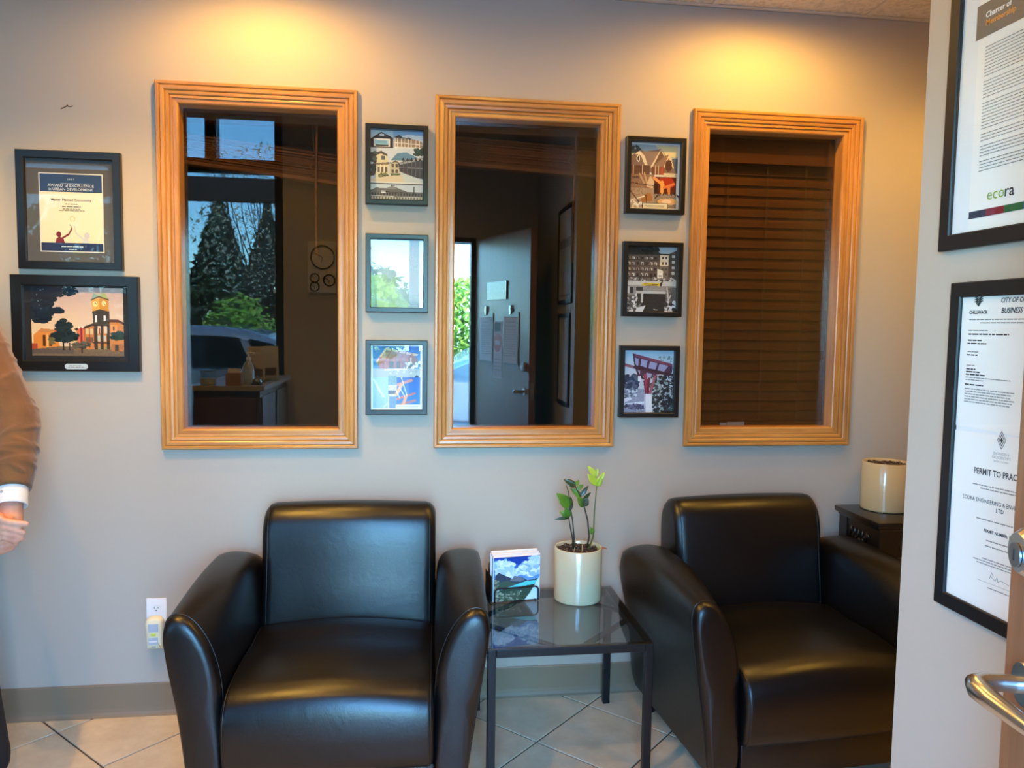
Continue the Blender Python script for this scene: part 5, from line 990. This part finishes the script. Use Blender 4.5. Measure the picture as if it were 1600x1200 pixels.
def tree(name, x, y, label, kind, h, r, cols, trunk_h, n, leaf_s, zc=None, group='trees across the street'):
    e = empty(name, (x, y, -.12), 0, label, 'tree', group); rnd = random.Random(int(abs(x*100+y*10))); mt = mat('bark', S(84,70,58), .9)
    b = MB(); b.tube([(0,0,0),(.03,.02,trunk_h*.5),(0,0,trunk_h),(.05,0,h*.8)], [w_*h/6 for w_ in ((.05,.045,.04,.01) if kind == 'bare' else (.13,.11,.09,.02))], 8); b.build('trunk', mt, e, smooth=True)
    if kind != 'conifer':
        for k in range(26 if kind == 'bare' else 6):
            a = rnd.uniform(0, 2*PI); z0 = trunk_h*rnd.uniform(.6,1.1); L = r*rnd.uniform(.6,1); p = [(0,0,z0)]
            for j in range(1, 5): p.append((math.cos(a)*L*j/4+rnd.uniform(-.1,.1), math.sin(a)*L*j/4+rnd.uniform(-.1,.1), z0+(h-z0)*.8*j/4+rnd.uniform(-.1,.1)))
            MB().tube(p, [.02,.015,.011,.008,.004] if kind == 'bare' else [.06,.045,.03,.02,.008], 6).build('branch', mt, e, smooth=True)
    v, f = [], []
    for k in range(n):
        if kind == 'conifer': t = rnd.random()**.7; z = trunk_h*.3+(h-trunk_h*.3)*(1-t); rr = r*t*rnd.uniform(.55,1); a = rnd.uniform(0, 2*PI); c0 = Vector((rr*math.cos(a), rr*math.sin(a), z-rr*.25))
        else:
            a, ph, q = rnd.uniform(0, 2*PI), math.acos(rnd.uniform(-1,1)), rnd.uniform(.35,1)**.5; zz = (h+trunk_h)/2 if zc is None else zc; c0 = Vector((r*q*math.sin(ph)*math.cos(a), r*q*math.sin(ph)*math.sin(a), zz+(h-zz)*q*math.cos(ph)))
        d = Vector((rnd.gauss(0,1), rnd.gauss(0,1), rnd.gauss(0,1))).normalized(); s_ = d.cross(Vector((.3,.5,.8))).normalized(); L = leaf_s*rnd.uniform(.6,1.3); i = len(v)
        v += [c0-d*L, c0+s_*L*.45, c0+d*L, c0-s_*L*.45]; f.append((i, i+1, i+2, i+3))
    m1 = mat('foliage_'+label.split()[0]+'_'+label.split()[1], cols[0], .6, var=(1.5, cols[1], .4, .62))
    o = mesh('foliage', v, f, m1, e); o['kind'] = 'stuff'; return e
CD = (S(40,56,38), S(64,80,50)); CG = (S(122,168,52), S(168,204,84)); CP = (S(132,140,110), S(176,176,150))
tree('conifer', -4.35, -15.5, 'dark dense conifer mirrored at the left of the left window', 'conifer', 4.5, 1.5, CD, 1.2, 5200, .12)
tree('conifer', -4.0, -19.6, 'dark narrower conifer mirrored right of the first in the left window', 'conifer', 4.9, 1.5, CD, 1.2, 4600, .13)
tree('budding_tree', -2.75, -12.2, 'pale thin-leaved spring tree mirrored at the right of the left window', 'bare', 4.9, 1.3, CP, 1.8, 2200, .045)
tree('green_bush', -2.6, -9.3, 'bright green bushy shrub mirrored above the silver car', 'leafy', 2.0, .6, CG, .3, 1800, .05)
tree('street_tree', -1.0, -11.5, 'fresh green leafy tree mirrored in the pale photo frame', 'leafy', 2.5, 1.0, CG, .7, 3000, .08)
tree('street_tree', 1.35, -12.0, 'fresh green leafy tree mirrored at the edge of the middle window', 'leafy', 2.6, .9, CG, .7, 2600, .08)
for i, (x, y, h_) in enumerate(((-11,-26,6.0),(-2.5,-30,4.2),(6.5,-28,4.6),(14.5,-26,5))): tree('far_tree', x, y, ['distant dark tree at the far left across the road', 'distant dark tree behind the fresh green street trees', 'distant dark tree beyond the pale blue car', 'distant dark tree at the far right across the road'][i], 'leafy', h_, 2.6, (S(70,92,56), S(104,122,78)), 1.2, 2600, .2, group='far trees across the road')
e = empty('railing', (0, -9.4, -.12), 0, 'pale metal railing across the road, mirrored in the middle window', 'railing')
for k in range(26): MB().box(-1.0+k*.2-.012, -1.0+k*.2+.012, -.012, .012, 0, 1.0).build('baluster', m_postw, e, fix=False)
for z in (.12, .98): MB().box(-1.05, 4.05, -.02, .02, z, z+.04).build('rail', m_postw, e, fix=False)
